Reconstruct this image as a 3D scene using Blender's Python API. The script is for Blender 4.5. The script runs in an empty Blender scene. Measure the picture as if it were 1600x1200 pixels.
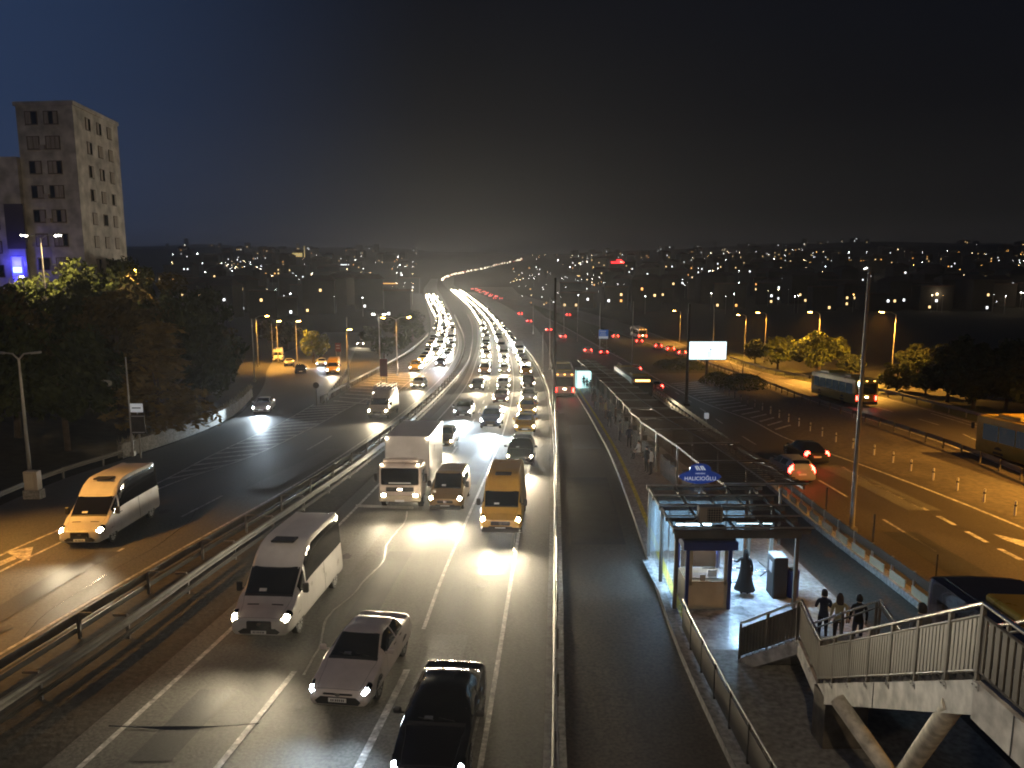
import bpy, math, random
from mathutils import Vector, Matrix, noise as mnoise
random.seed(7)
R = math.radians
S = bpy.context.scene
COL = S.collection

# ------------------------------------------------------------------ camera, sky, exposure
CAMZ, FPX, PITCH = 12.0, 1200.0, R(8.77)
cam = bpy.data.cameras.new("camera"); cam.lens = 27.0; cam.sensor_width = 36.0
cam.clip_start = 0.1; cam.clip_end = 20000
co = bpy.data.objects.new("camera", cam); COL.objects.link(co)
co.location = (0, 0, CAMZ); co.rotation_euler = (R(90) - PITCH, 0, 0)
S.camera = co

W = bpy.data.worlds.new("World"); S.world = W; W.use_nodes = True
nt = W.node_tree; nt.nodes.clear()
wo = nt.nodes.new("ShaderNodeOutputWorld"); add = nt.nodes.new("ShaderNodeAddShader")
sky = nt.nodes.new("ShaderNodeTexSky"); sky.sky_type = 'NISHITA'; sky.sun_disc = False
sky.sun_elevation = R(-4); sky.sun_rotation = R(-75)
b1 = nt.nodes.new("ShaderNodeBackground"); b1.inputs[1].default_value = 0.012
nt.links.new(sky.outputs[0], b1.inputs[0])
tc = nt.nodes.new("ShaderNodeTexCoord"); sp = nt.nodes.new("ShaderNodeSeparateXYZ")
nt.links.new(tc.outputs["Generated"], sp.inputs[0])
ramp = nt.nodes.new("ShaderNodeValToRGB")       # light pollution: paler towards the horizon
e = ramp.color_ramp.elements
e[0].position = 0.0; e[0].color = (0.0300, 0.0285, 0.0270, 1)
e[1].position = 0.40; e[1].color = (0.0022, 0.0033, 0.0074, 1)
m = ramp.color_ramp.elements.new(0.06); m.color = (0.0098, 0.0096, 0.0097, 1)
m = ramp.color_ramp.elements.new(0.18); m.color = (0.0037, 0.0041, 0.0056, 1)
nt.links.new(sp.outputs["Z"], ramp.inputs[0])
# bluer, brighter to the left: blue glare put into the sky colour
lr = nt.nodes.new("ShaderNodeMapRange"); lr.interpolation_type = 'SMOOTHSTEP'
lr.inputs["From Min"].default_value = -0.06; lr.inputs["From Max"].default_value = -0.66
nt.links.new(sp.outputs["X"], lr.inputs["Value"])
mx = nt.nodes.new("ShaderNodeMix"); mx.data_type = 'RGBA'; mx.blend_type = 'ADD'
mx.inputs["B"].default_value = (0.016, 0.034, 0.085, 1)
nt.links.new(lr.outputs[0], mx.inputs["Factor"]); nt.links.new(ramp.outputs[0], mx.inputs["A"])
b2 = nt.nodes.new("ShaderNodeBackground"); b2.inputs[1].default_value = 1.0
nt.links.new(mx.outputs["Result"], b2.inputs[0])
nt.links.new(b1.outputs[0], add.inputs[0]); nt.links.new(b2.outputs[0], add.inputs[1])
nt.links.new(add.outputs[0], wo.inputs[0])

S.view_settings.view_transform = 'Standard'; S.view_settings.look = 'None'
S.view_settings.exposure = 0.0; S.view_settings.gamma = 1.0; S.view_settings.use_curve_mapping = False
S.render.engine = 'CYCLES'
S.cycles.use_denoising = True
S.cycles.max_bounces = 5; S.cycles.diffuse_bounces = 2; S.cycles.glossy_bounces = 3
S.cycles.transmission_bounces = 4; S.cycles.transparent_max_bounces = 8
S.cycles.sample_clamp_indirect = 3.0
S.cycles.filter_width = 1.9
S.cycles.caustics_reflective = False; S.cycles.caustics_refractive = False

# ------------------------------------------------------------------ lie of the land
def sst(a, b, v):
    t = max(0.0, min(1.0, (v - a) / (b - a))); return t * t * (3 - 2 * t)
def prof(y):                       # height of the road along its length: down into a valley, then up
    if y < 140: return 1.0 - .0525 * y
    if y < 260:
        d = y - 140; return -6.35 - .0525 * d + .0525 * d * d / 240
    z = -9.5
    if y > 420:
        d = min(y, 800) - 420; z += .022 * d * d / 760
        if y > 800: z += .022 * (min(y, 3800) - 800)
        if y > 3800: z += 6
    return z
YS = [-24.0]
while YS[-1] < 7000: YS.append(YS[-1] + max(1.5, .035 * abs(YS[-1])))
ZS = [prof(y) for y in YS]
import bisect
def zg(y):
    i = max(0, min(len(YS) - 2, bisect.bisect_right(YS, y) - 1))
    t = (y - YS[i]) / (YS[i + 1] - YS[i]); return ZS[i] + (ZS[i + 1] - ZS[i]) * t
def ray(px, py):
    u = (px - 800) / FPX; v = (py - 600) / FPX
    c, s = math.cos(PITCH), math.sin(PITCH)
    return Vector((u, c - v * s, -s - v * c))
def hit(px, py, fn, tmax=6500):
    d = ray(px, py); t0 = 2.0; t = t0
    o = Vector((0, 0, CAMZ))
    while t < tmax:
        p = o + d * t
        if p.z < fn(p.x, p.y):
            lo, hi = t0, t
            for _ in range(30):
                mid = (lo + hi) / 2; q = o + d * mid
                if q.z < fn(q.x, q.y): hi = mid
                else: lo = mid
            q = o + d * hi; return q
        t0 = t; t += max(.5, t * .02)
    return o + d * tmax
def G(px, py, dz=0.0): return hit(px, py, lambda x, y: zg(y) + dz)
def at_depth(px, py, t): return Vector((0, 0, CAMZ)) + ray(px, py) * t
def at_z(px, py, z):
    d = ray(px, py); return Vector((0, 0, CAMZ)) + d * ((z - CAMZ) / d.z)

class Curve:                       # x as a smooth function of y along a road line
    def __init__(s, pix, dz=0.0, pts=None):
        P = pts if pts else [G(a, b, dz) for a, b in pix]
        P = sorted([(p[1], p[0]) for p in P])
        s.y = [p[0] for p in P]; s.x = [p[1] for p in P]
        n = len(P); d = [(s.x[i + 1] - s.x[i]) / (s.y[i + 1] - s.y[i]) for i in range(n - 1)]
        m = [d[0]] + [0] * (n - 2) + [d[-1]]
        for i in range(1, n - 1):
            h0 = s.y[i] - s.y[i - 1]; h1 = s.y[i + 1] - s.y[i]
            m[i] = (d[i - 1] * h1 + d[i] * h0) / (h0 + h1)
        s.m = m
    def __call__(s, y):
        if y <= s.y[0]: return s.x[0] + s.m[0] * (y - s.y[0])
        if y >= s.y[-1]: return s.x[-1] + s.m[-1] * (y - s.y[-1])
        i = bisect.bisect_right(s.y, y) - 1
        h = s.y[i + 1] - s.y[i]; t = (y - s.y[i]) / h
        a, b, c, d = s.x[i], s.m[i] * h, s.x[i + 1], s.m[i + 1] * h
        return a + t * (b + t * ((-3 * a - 2 * b + 3 * c - d) + t * (2 * a + b - 2 * c + d)))
    def off(s, o):
        c = Curve.__new__(Curve); c.y = s.y; c.x = [v + o for v in s.x]; c.m = s.m; return c
def Y(px, py): return G(px, py).y
def rows(y0, y1): return [y0] + [y for y in YS if y0 + 1e-3 < y < y1 - 1e-3] + [y1]

# lines of the place, read off at the road surface
LEFT_OUT = Curve([(-150, 858), (0, 790), (100, 748), (200, 716), (300, 682), (360, 656), (398, 624), (412, 602), (418, 577), (440, 553), (480, 535), (505, 520), (520, 508), (528, 497)])
SIDE_R = Curve([(502, 632), (536, 588), (548, 565), (556, 545), (562, 528), (562, 512), (556, 497)])
LC_OUT = Curve([(502, 632), (545, 607), (595, 580), (650, 545), (670, 525), (673, 505), (669, 485), (664, 466), (662, 452), (670, 440)])
LC_IN = Curve([(0, 1050), (240, 902), (480, 760), (600, 678), (690, 600), (716, 562), (721, 530), (712, 505), (700, 480), (690, 462), (683, 450), (684, 441)])
MED_R = Curve([(0, 1140), (170, 1022), (320, 910), (470, 803), (580, 722), (644, 667), (690, 622), (725, 580), (737, 545), (738, 515), (728, 490), (712, 470), (698, 455), (690, 445), (690, 440)])
M_LEFT = Curve([(125, 1200), (360, 985), (575, 775), (670, 672), (722, 612), (744, 565), (751, 530), (748, 505), (735, 482), (715, 463), (700, 450), (693, 442), (694, 437)])
LANE1 = Curve([(340, 1200), (460, 1050), (540, 940), (640, 800), (720, 690), (757, 625), (768, 575), (769, 535), (761, 508), (745, 484), (724, 465), (705, 451), (697, 443), (699, 437)])
LANE2 = Curve([(560, 1200), (636, 1047), (692, 900), (735, 800), (785, 680), (801, 616), (800, 570), (790, 535), (776, 508), (756, 485), (735, 467), (713, 452), (702, 444), (704, 438)])
M_RIGHT = Curve([(826, 1300), (832, 1200), (845, 950), (852, 800), (855, 690), (850, 616), (836, 576), (816, 546), (804, 534), (785, 510), (765, 488), (746, 470), (724, 455), (709, 446), (709, 439)])
BRT_L = Curve([(892, 1300), (886, 1200), (880, 950), (876, 800), (873, 700), (870, 640), (867, 600), (860, 560), (850, 530), (835, 510), (815, 494), (790, 478), (762, 464), (738, 455), (716, 445)])
PLAT_L = Curve([(893, 592), (900, 612), (925, 655), (955, 712), (985, 790), (1002, 840), (1033, 935), (1065, 1020), (1100, 1097), (1150, 1200), (1200, 1300)], .25)
PLAT_R = Curve([(905, 580), (930, 604), (985, 655), (1050, 712), (1130, 772), (1190, 824), (1262, 892), (1360, 985), (1500, 1120)], .25)
BAR_J = Curve([(880, 517), (930, 549), (965, 575), (1040, 631), (1118, 692), (1200, 757), (1300, 842), (1400, 918), (1600, 1075)])
RR_L = BAR_J.off(1.0)
RR_R = Curve([(780, 468), (820, 482), (850, 495), (900, 521), (980, 565), (1050, 604), (1112, 634), (1175, 657), (1235, 687), (1307, 712), (1412, 750), (1600, 825), (1750, 890)])
BOLL = Curve([(940, 525), (1030, 568), (1080, 590), (1155, 625), (1200, 645), (1257, 670), (1325, 698), (1379, 716), (1421, 735), (1469, 755), (1524, 779), (1587, 806), (1750, 875)])
RAIL_L = Curve([(850, 482), (900, 499), (960, 520), (1050, 551), (1147, 587), (1200, 605), (1250, 625), (1315, 647), (1425, 683), (1510, 714), (1600, 752), (1750, 817)])
BUS_R = Curve([(830, 465), (870, 476), (920, 489), (990, 510), (1060, 535), (1120, 556), (1200, 583), (1280, 600), (1372, 618), (1450, 638), (1535, 662), (1700, 712)])

# ------------------------------------------------------------------ materials
def newmat(name, col=(.5, .5, .5), rough=.6, metal=0.0, emit=None, es=0.0, coat=0.0, spec=.5):
    m = bpy.data.materials.new(name); m.use_nodes = True
    b = m.node_tree.nodes["Principled BSDF"]
    b.inputs["Base Color"].default_value = (*col, 1); b.inputs["Roughness"].default_value = rough
    b.inputs["Metallic"].default_value = metal; b.inputs["Coat Weight"].default_value = coat
    b.inputs["Specular IOR Level"].default_value = spec
    if emit:
        b.inputs["Emission Color"].default_value = (*emit, 1); b.inputs["Emission Strength"].default_value = es
    return m
def noisy(name, c0, c1, scale=1.0, rough=(.5, .8), bump=.0, stretch=(1, 1, 1), metal=0.0, detail=6, c2=None, spec=.5, fine=0, coat=0.0):
    m = newmat(name, c0, rough[0], metal, spec=spec, coat=coat); n = m.node_tree; N = n.nodes; L = n.links
    b = N["Principled BSDF"]
    g = N.new("ShaderNodeNewGeometry"); mp = N.new("ShaderNodeMapping"); mp.inputs["Scale"].default_value = stretch
    L.new(g.outputs["Position"], mp.inputs[0])
    t = N.new("ShaderNodeTexNoise"); t.inputs["Scale"].default_value = scale; t.inputs["Detail"].default_value = detail
    t.inputs["Roughness"].default_value = .62
    L.new(mp.outputs[0], t.inputs["Vector"])
    r = N.new("ShaderNodeValToRGB"); r.color_ramp.elements[0].position = .34; r.color_ramp.elements[1].position = .68
    r.color_ramp.elements[0].color = (*c0, 1); r.color_ramp.elements[1].color = (*c1, 1)
    L.new(t.outputs["Fac"], r.inputs[0]); out = r.outputs[0]
    if fine:
        t2 = N.new("ShaderNodeTexNoise"); t2.inputs["Scale"].default_value = fine; t2.inputs["Detail"].default_value = 4
        L.new(g.outputs["Position"], t2.inputs["Vector"])
        mr = N.new("ShaderNodeMapRange"); mr.inputs["From Min"].default_value = .3; mr.inputs["From Max"].default_value = .7
        mr.inputs["To Min"].default_value = .6; mr.inputs["To Max"].default_value = 1.35
        L.new(t2.outputs["Fac"], mr.inputs[0])
        mu = N.new("ShaderNodeMix"); mu.data_type = 'RGBA'; mu.blend_type = 'MULTIPLY'; mu.inputs["Factor"].default_value = 1
        L.new(out, mu.inputs["A"]); L.new(mr.outputs[0], mu.inputs["B"]); out = mu.outputs["Result"]
    L.new(out, b.inputs["Base Color"])
    rr = N.new("ShaderNodeMapRange"); rr.inputs["From Min"].default_value = .3; rr.inputs["From Max"].default_value = .7
    rr.inputs["To Min"].default_value = rough[0]; rr.inputs["To Max"].default_value = rough[1]
    L.new(t.outputs["Fac"], rr.inputs[0]); L.new(rr.outputs[0], b.inputs["Roughness"])
    if bump:
        bt = N.new("ShaderNodeTexNoise"); bt.inputs["Scale"].default_value = fine or scale * 8; bt.inputs["Detail"].default_value = 3
        L.new(g.outputs["Position"], bt.inputs["Vector"])
        bp = N.new("ShaderNodeBump"); bp.inputs["Strength"].default_value = bump; bp.inputs["Distance"].default_value = .02
        L.new(bt.outputs["Fac"], bp.inputs["Height"]); L.new(bp.outputs[0], b.inputs["Normal"])
    return m
def glow(name, col, s, nee=True):
    m = newmat(name, (.8, .8, .8), .4, emit=col, es=s)
    if not nee: m.cycles.emission_sampling = 'NONE'
    return m
M = {}
M['asphalt'] = noisy('asphalt', (.072, .069, .061), (.145, .140, .124), .42, (.60, .78), .4, (1, .09, 1), fine=11)
M['asphalt_left'] = noisy('asphalt_left', (.06, .06, .058), (.11, .109, .104), .35, (.52, .7), .35, (1, .15, 1), fine=11)
M['asphalt_bus'] = noisy('asphalt_bus', (.060, .048, .038), (.115, .094, .074), .4, (.5, .7), .3, (1, .1, 1), fine=10)
M['asphalt_right'] = noisy('asphalt_right', (.055, .048, .042), (.078, .068, .058), .25, (.5, .7), .3, (1, .3, 1), fine=12)
M['paving'] = noisy('paving', (.24, .225, .20), (.36, .345, .31), .5, (.5, .75), .2, fine=6)
M['verge_paving'] = noisy('verge_paving', (.07, .06, .05), (.13, .11, .085), .22, (.6, .85), .3, fine=3)
M['soil'] = noisy('soil', (.028, .026, .022), (.062, .056, .046), .5, (.8, .95), .8, fine=5)
M['ground'] = noisy('ground', (.018, .022, .014), (.045, .042, .028), .12, (.85, 1), .6, fine=1.2)
M['lawn'] = noisy('lawn', (.03, .045, .015), (.07, .075, .03), .4, (.85, 1), .8, fine=4)
M['paint'] = noisy('road_paint', (.20, .195, .18), (.70, .68, .64), 3.2, (.45, .7), .1, fine=9)
M['paint_yellow'] = noisy('yellow_paint', (.5, .42, .06), (.72, .6, .1), 2, (.5, .7), .1, fine=7)
M['oil'] = noisy('oil_stain', (.03, .03, .029), (.055, .054, .052), 3, (.55, .7), .3, fine=12)
M['tar'] = newmat('tar_seal', (.012, .012, .012), .22)
M['seal'] = noisy('sheen_toned_seal', (.25, .24, .21), (.5, .48, .42), 3, (.25, .5), .1, fine=9)  # pale tone paints the sheen of shiny tar into the colour
M['concrete'] = noisy('concrete', (.22, .21, .19), (.36, .345, .31), .8, (.7, .9), .25, fine=7)
M['cream_concrete'] = noisy('cream_concrete', (.42, .39, .31), (.56, .52, .42), .9, (.6, .85), .15, fine=5)
M['galv'] = noisy('galvanised', (.30, .30, .29), (.46, .455, .44), 2, (.35, .55), 0, metal=.75)
M['weathered'] = noisy('weathered_rail', (.13, .125, .115), (.22, .21, .195), 1.5, (.45, .65), 0, metal=.5)
M['dark_metal'] = noisy('dark_metal', (.035, .033, .031), (.07, .066, .06), 2, (.4, .6), 0, metal=.5)
M['brown_metal'] = noisy('brown_metal', (.088, .078, .066), (.14, .126, .107), 1.5, (.4, .6), 0, metal=.35)
M['steel'] = newmat('brushed_steel', (.62, .6, .57), .25, 1.0)
M['pole'] = noisy('pole_metal', (.28, .27, .25), (.4, .39, .36), 1, (.4, .6), 0, metal=.6)
M['white_post'] = newmat('white_post', (.5, .49, .46), .5)
M['plate_gold'] = noisy('reflector_plate', (.42, .36, .24), (.6, .52, .36), 1.5, (.3, .5), 0, metal=.3)
M['tyre'] = newmat('tyre', (.018, .018, .018), .8)
M['rim'] = newmat('alloy', (.42, .42, .43), .3, .9)
M['trim'] = newmat('black_trim', (.02, .02, .021), .45)
M['glass'] = newmat('dark_glass', (.008, .009, .012), .05, spec=.35)
M['chrome'] = newmat('chrome', (.75, .74, .72), .12, 1.0)
M['numberplate'] = newmat('numberplate', (.75, .75, .74), .4)
M['plate_ink'] = newmat('plate_ink', (.05, .05, .06), .5)
M['paper'] = newmat('paper', (.72, .72, .7), .8)
M['amber_lens'] = glow('amber_lens', (1, .45, .08), 12)
M['marker'] = glow('marker_lamp', (1, .82, .55), 30)
M['head_warm'] = glow('headlight_warm', (1, .82, .52), 110)
M['head_white'] = glow('headlight_white', (.86, .93, 1), 110)
M['head_jam'] = glow('headlight_far', (1, .86, .60), 420)
M['head_jam_white'] = glow('headlight_far_white', (.92, .96, 1), 420)
M['head_dim'] = glow('headlight_farther', (1, .84, .56), 75)
M['tail'] = glow('tail_light', (1, .03, .02), 36)
M['tail_far'] = glow('tail_light_far', (1, .04, .03), 12)
M['tube'] = glow('fluorescent', (.62, .9, 1), 14)
M['sodium'] = glow('sodium_lamp', (1, .50, .10), 90)
M['white_lamp'] = glow('white_lamp', (1, .93, .8), 60)
M['skin'] = newmat('skin', (.45, .3, .22), .6)
M['hair'] = newmat('hair', (.02, .016, .013), .6)
PAINTS = {'white': (.62, .60, .58), 'pearl': (.68, .61, .57), 'black': (.008, .008, .010), 'silver': (.42, .42, .42), 'grey': (.16, .16, .165),
          'blue': (.03, .06, .13), 'red': (.30, .03, .025), 'yellow': (.72, .42, .03), 'orange_yellow': (.58, .33, .06), 'bronze': (.32, .22, .11),
          'beige': (.5, .43, .33), 'maroon': (.16, .04, .03), 'navy': (.02, .025, .05), 'bus_yellow': (.42, .31, .04), 'bus_white': (.62, .52, .46)}
for k, c in PAINTS.items():
    dark = k in ('black', 'navy')
    if dark: M['p_' + k] = newmat('paint_' + k, c, .2, 0, coat=.6)
    else: M['p_' + k] = noisy('paint_' + k, tuple(x * .84 for x in c), tuple(x * 1.03 for x in c), 1.3, (.26, .42), 0, metal=.25 if k in ('silver', 'grey', 'bronze', 'blue') else 0, coat=.45, fine=0)


for k, c in {'cloth_black': (.012, .012, .014), 'cloth_navy': (.02, .025, .05), 'cloth_grey': (.12, .12, .125), 'cloth_beige': (.42, .36, .2), 'cloth_white': (.6, .6, .58), 'cloth_brown': (.09, .06, .045), 'cloth_slate': (.09, .10, .12), 'cloth_denim': (.05, .07, .12)}.items():
    M[k] = noisy(k, tuple(x * .8 for x in c), tuple(x * 1.15 for x in c), 6, (.8, .95), 0)

# ------------------------------------------------------------------ mesh helpers
ORD = ['nearest', 'second', 'third', 'fourth', 'fifth', 'sixth', 'seventh', 'eighth', 'ninth', 'tenth', 'eleventh', 'twelfth', 'thirteenth', 'fourteenth', 'fifteenth', 'sixteenth', 'seventeenth', 'eighteenth', 'nineteenth', 'twentieth']
def nth(i): return ORD[i] if i < len(ORD) else None
KIDS = {}
class MB:
    def __init__(s): s.v = []; s.f = []; s.mi = []; s.cur = 0
    def face(s, idx): s.f.append(tuple(idx)); s.mi.append(s.cur)
    def add(s, vs, fs):
        o = len(s.v); s.v += [tuple(p) for p in vs]
        for f in fs: s.face([i + o for i in f])
        return s
    def box(s, cx, cy, cz, sx, sy, sz, rz=0.0, mat=None, taper=1.0):
        h = [(-1, -1, -1), (1, -1, -1), (1, 1, -1), (-1, 1, -1), (-1, -1, 1), (1, -1, 1), (1, 1, 1), (-1, 1, 1)]
        c, sn = math.cos(rz), math.sin(rz); vs = []
        for a, b, d in h:
            k = taper if d > 0 else 1
            x, y, z = a * sx / 2 * k, b * sy / 2 * k, d * sz / 2
            p = Vector((x * c - y * sn + cx, x * sn + y * c + cy, z + cz))
            vs.append(mat @ p if mat else p)
        return s.add(vs, [(0, 3, 2, 1), (4, 5, 6, 7), (0, 1, 5, 4), (1, 2, 6, 5), (2, 3, 7, 6), (3, 0, 4, 7)])
    def cbox(s, cx, cy, cz, sx, sy, sz, b=.03):     # box with chamfered edges (24 verts)
        vs = []; idx = {}
        for ax in range(3):
            for a in (-1, 1):
                for c in (-1, 1):
                    for d in (-1, 1):
                        q = [a, c, d]
                        hs = (sx / 2, sy / 2, sz / 2)
                        p = [q[i] * (hs[i] - (0 if i == ax else min(b, hs[i] * .45))) for i in range(3)]
                        idx[(ax, a, c, d)] = len(vs); vs.append((p[0] + cx, p[1] + cy, p[2] + cz))
        I = lambda ax, a, c, d: idx[(ax, a, c, d)]
        fs = []
        for a in (-1, 1):
            fs.append([I(0, a, -1, -1), I(0, a, 1, -1), I(0, a, 1, 1), I(0, a, -1, 1)][::a])
            fs.append([I(1, -1, a, -1), I(1, -1, a, 1), I(1, 1, a, 1), I(1, 1, a, -1)][::a])
            fs.append([I(2, -1, -1, a), I(2, 1, -1, a), I(2, 1, 1, a), I(2, -1, 1, a)][::a])
        for a in (-1, 1):
            for c in (-1, 1):
                fs.append([I(0, a, c, -1), I(1, a, c, -1), I(1, a, c, 1), I(0, a, c, 1)])
                fs.append([I(0, a, -1, c), I(0, a, 1, c), I(2, a, 1, c), I(2, a, -1, c)])
                fs.append([I(1, -1, a, c), I(1, 1, a, c), I(2, 1, a, c), I(2, -1, a, c)])
                for d in (-1, 1): fs.append([I(0, a, c, d), I(1, a, c, d), I(2, a, c, d)])
        return s.add(vs, fs)
    def tube(s, p0, p1, r0, r1=None, n=8, caps=True):
        r1 = r0 if r1 is None else r1
        p0, p1 = Vector(p0), Vector(p1); d = (p1 - p0).normalized()
        a = d.orthogonal().normalized(); b = d.cross(a); vs = []
        for p, r in ((p0, r0), (p1, r1)):
            for i in range(n):
                t = 2 * math.pi * i / n; vs.append(p + (a * math.cos(t) + b * math.sin(t)) * r)
        fs = [(i, (i + 1) % n, n + (i + 1) % n, n + i) for i in range(n)]
        if caps: fs += [tuple(range(n))[::-1], tuple(range(n, 2 * n))]
        return s.add(vs, fs)
    def path(s, pts, r, n=6):
        for i in range(len(pts) - 1): s.tube(pts[i], pts[i + 1], r, r, n)
        return s
    def wheel(s, c, r, w, n=20):                     # axle along x
        x, y, z = c; prof_ = [(-w / 2, r * .7), (-w / 2, r * .93), (-w / 2 + .02, r), (w / 2 - .02, r), (w / 2, r * .93), (w / 2, r * .7)]
        vs = [(x + a, y + b * math.cos(2 * math.pi * i / n), z + b * math.sin(2 * math.pi * i / n)) for a, b in prof_ for i in range(n)]
        fs = [(k * n + i, k * n + (i + 1) % n, (k + 1) * n + (i + 1) % n, (k + 1) * n + i) for k in range(5) for i in range(n)]
        fs += [tuple(range(n)), tuple(range(5 * n, 6 * n))[::-1]]
        return s.add(vs, fs)
    def grid(s, P):
        n, m_ = len(P), len(P[0])
        return s.add([p for r in P for p in r], [(i * m_ + j, i * m_ + j + 1, (i + 1) * m_ + j + 1, (i + 1) * m_ + j) for i in range(n - 1) for j in range(m_ - 1)])
    def lathe(s, prof_, n=12, c=(0, 0, 0)):
        vs = [(c[0] + r * math.cos(2 * math.pi * i / n), c[1] + r * math.sin(2 * math.pi * i / n), c[2] + z) for r, z in prof_ for i in range(n)]
        k = len(prof_)
        fs = [(a * n + i, a * n + (i + 1) % n, (a + 1) * n + (i + 1) % n, (a + 1) * n + i) for a in range(k - 1) for i in range(n)]
        fs += [tuple(range(n))[::-1], tuple(range((k - 1) * n, k * n))]
        return s.add(vs, fs)
    def mesh(s, name, mats, smooth=False):
        me = bpy.data.meshes.new(name); me.from_pydata(s.v, [], s.f)
        for m_ in (mats if isinstance(mats, (list, tuple)) else [mats]): me.materials.append(m_)
        me.polygons.foreach_set("material_index", s.mi)
        if smooth:
            me.polygons.foreach_set("use_smooth", [True] * len(s.f))
            try: me.set_sharp_from_angle(angle=R(38))
            except Exception: pass
        me.update(); return me
    def build(s, name, mats, parent=None, smooth=False):
        return link(name, s.mesh(name, mats, smooth), parent)
def link(name, data, parent=None, loc=None, rot=None, scale=None):
    o = bpy.data.objects.new(name, data); COL.objects.link(o)
    if parent: o.parent = parent; KIDS.setdefault(parent.name, []).append(o)
    if loc is not None: o.location = loc
    if rot is not None: o.rotation_euler = rot
    if scale is not None: o.scale = scale
    return o
def tag(o, label=None, cat=None, group=None, kind=None):
    if label: o['label'] = label
    if cat: o['category'] = cat
    if group: o['group'] = group
    if kind: o['kind'] = kind
    return o
def thing(name, label, cat, loc=(0, 0, 0), rz=0.0, group=None):
    o = link(name, None, None, loc, (0, 0, rz)); o.empty_display_size = .2
    return tag(o, label, cat, group)
def copy_tree(o, parent=None):
    c = o.copy(); COL.objects.link(c)
    if parent: c.parent = parent; KIDS.setdefault(parent.name, []).append(c)
    for ch in KIDS.get(o.name, []): copy_tree(ch, c)
    return c
def spot(name, loc, target, energy, col, size, blend=.6, radius=.1, parent=None, wide=1.0):
    l = bpy.data.lights.new(name, 'SPOT'); l.energy = energy; l.color = col
    l.spot_size = R(size); l.spot_blend = blend; l.shadow_soft_size = radius
    o = link(name, l, parent, loc)
    o.rotation_euler = (Vector(target) - Vector(loc)).to_track_quat('-Z', 'Y').to_euler()
    o.scale = (wide, 1, 1)
    return o

# ------------------------------------------------------------------ sheets
def band(name, A, B, y0, y1, dz, mat, nx=1, kind='structure', thick=0):
    P = []
    for y in rows(y0, y1):
        xa, xb = A(y), B(y); z = zg(y) + dz
        P.append([(xa + (xb - xa) * k / nx, y, z) for k in range(nx + 1)])
    mb = MB().grid(P)
    if thick:
        for C in (A, B): mb.grid([[(C(y), y, zg(y) + dz), (C(y), y, zg(y) + dz - thick)] for y in rows(y0, y1)])
        for y in (y0, y1): mb.grid([[(A(y), y, zg(y) + dz), (B(y), y, zg(y) + dz)], [(A(y), y, zg(y) + dz - thick), (B(y), y, zg(y) + dz - thick)]])
    o = mb.build(name, mat); return tag(o, kind=kind)
def stripe(mb, C, y0, y1, w, dz=.012):
    mb.grid([[(C(y) - w / 2, y, zg(y) + dz), (C(y) + w / 2, y, zg(y) + dz)] for y in rows(y0, y1)])
def dashes(mb, C, y0, y1, on, offl, w, dz=.012):
    y = y0
    while y < y1: stripe(mb, C, y, min(y + on, y1), w, dz); y += on + offl
def hatch(mb, A, B, y0, y1, step, w, skew, dz=.014):
    y = y0
    while y < y1:
        xa, xb = A(y), B(y + skew)
        za, zb = zg(y) + dz, zg(y + skew) + dz
        za2, zb2 = zg(y + w) + dz, zg(y + skew + w) + dz
        mb.add([(xa, y, za), (xb, y + skew, zb), (B(y + skew + w), y + skew + w, zb2), (A(y + w), y + w, za2)], [(0, 1, 2, 3)])
        y += step
def flat(mb, pix, dz=.016):
    P = [G(a, b, dz) for a, b in pix]; mb.add(P, [tuple(range(len(P)))])

def lat_hill(x, y):
    if y > 300:
        cx = -35 - .03 * (y - 300) if y < 700 else -47 + .06 * (y - 700)
        d = abs(x - cx)
        return 34 * sst(120, 1100, d) * sst(500, 2600, y) * (1.15 if x > cx else .8) + 7 * sst(60, 250, d) * sst(300, 700, y) + 17 * mnoise.noise(Vector((x / 420, y / 700, 7))) * sst(1400, 3000, y) * sst(200, 600, d)
    return 0.0
def terrain(x, y):
    z = zg(y) - .13 + lat_hill(x, y)
    d = LEFT_OUT(min(y, 240)) - 1.5 - x
    if d > 0: z += 8.0 * sst(1, 46, d) * (1 - sst(88, 150, y))
    d = x - BUS_R(min(y, 420)) - 6
    if d > 0: z += 1.5 * sst(0, 30, d) * (1 - sst(150, 300, y)) - 2.0 * sst(20, 90, d) * (1 - sst(200, 400, y))
    if y > 250 and abs(x) > 60: z += 2.5 * mnoise.noise(Vector((x / 180, y / 180, 3))) * sst(250, 600, y) * sst(60, 200, abs(x))
    return z
def GT(px, py): return hit(px, py, terrain)
xs = [0.0]
while xs[-1] < 5200: xs.append(xs[-1] + max(3.0, .07 * xs[-1]))
xs = [-x for x in xs[:0:-1]] + xs
gm = MB().grid([[(x, y, terrain(x, y)) for x in xs] for y in YS])
tag(gm.build('ground', M['ground'], smooth=True), kind='structure')

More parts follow.
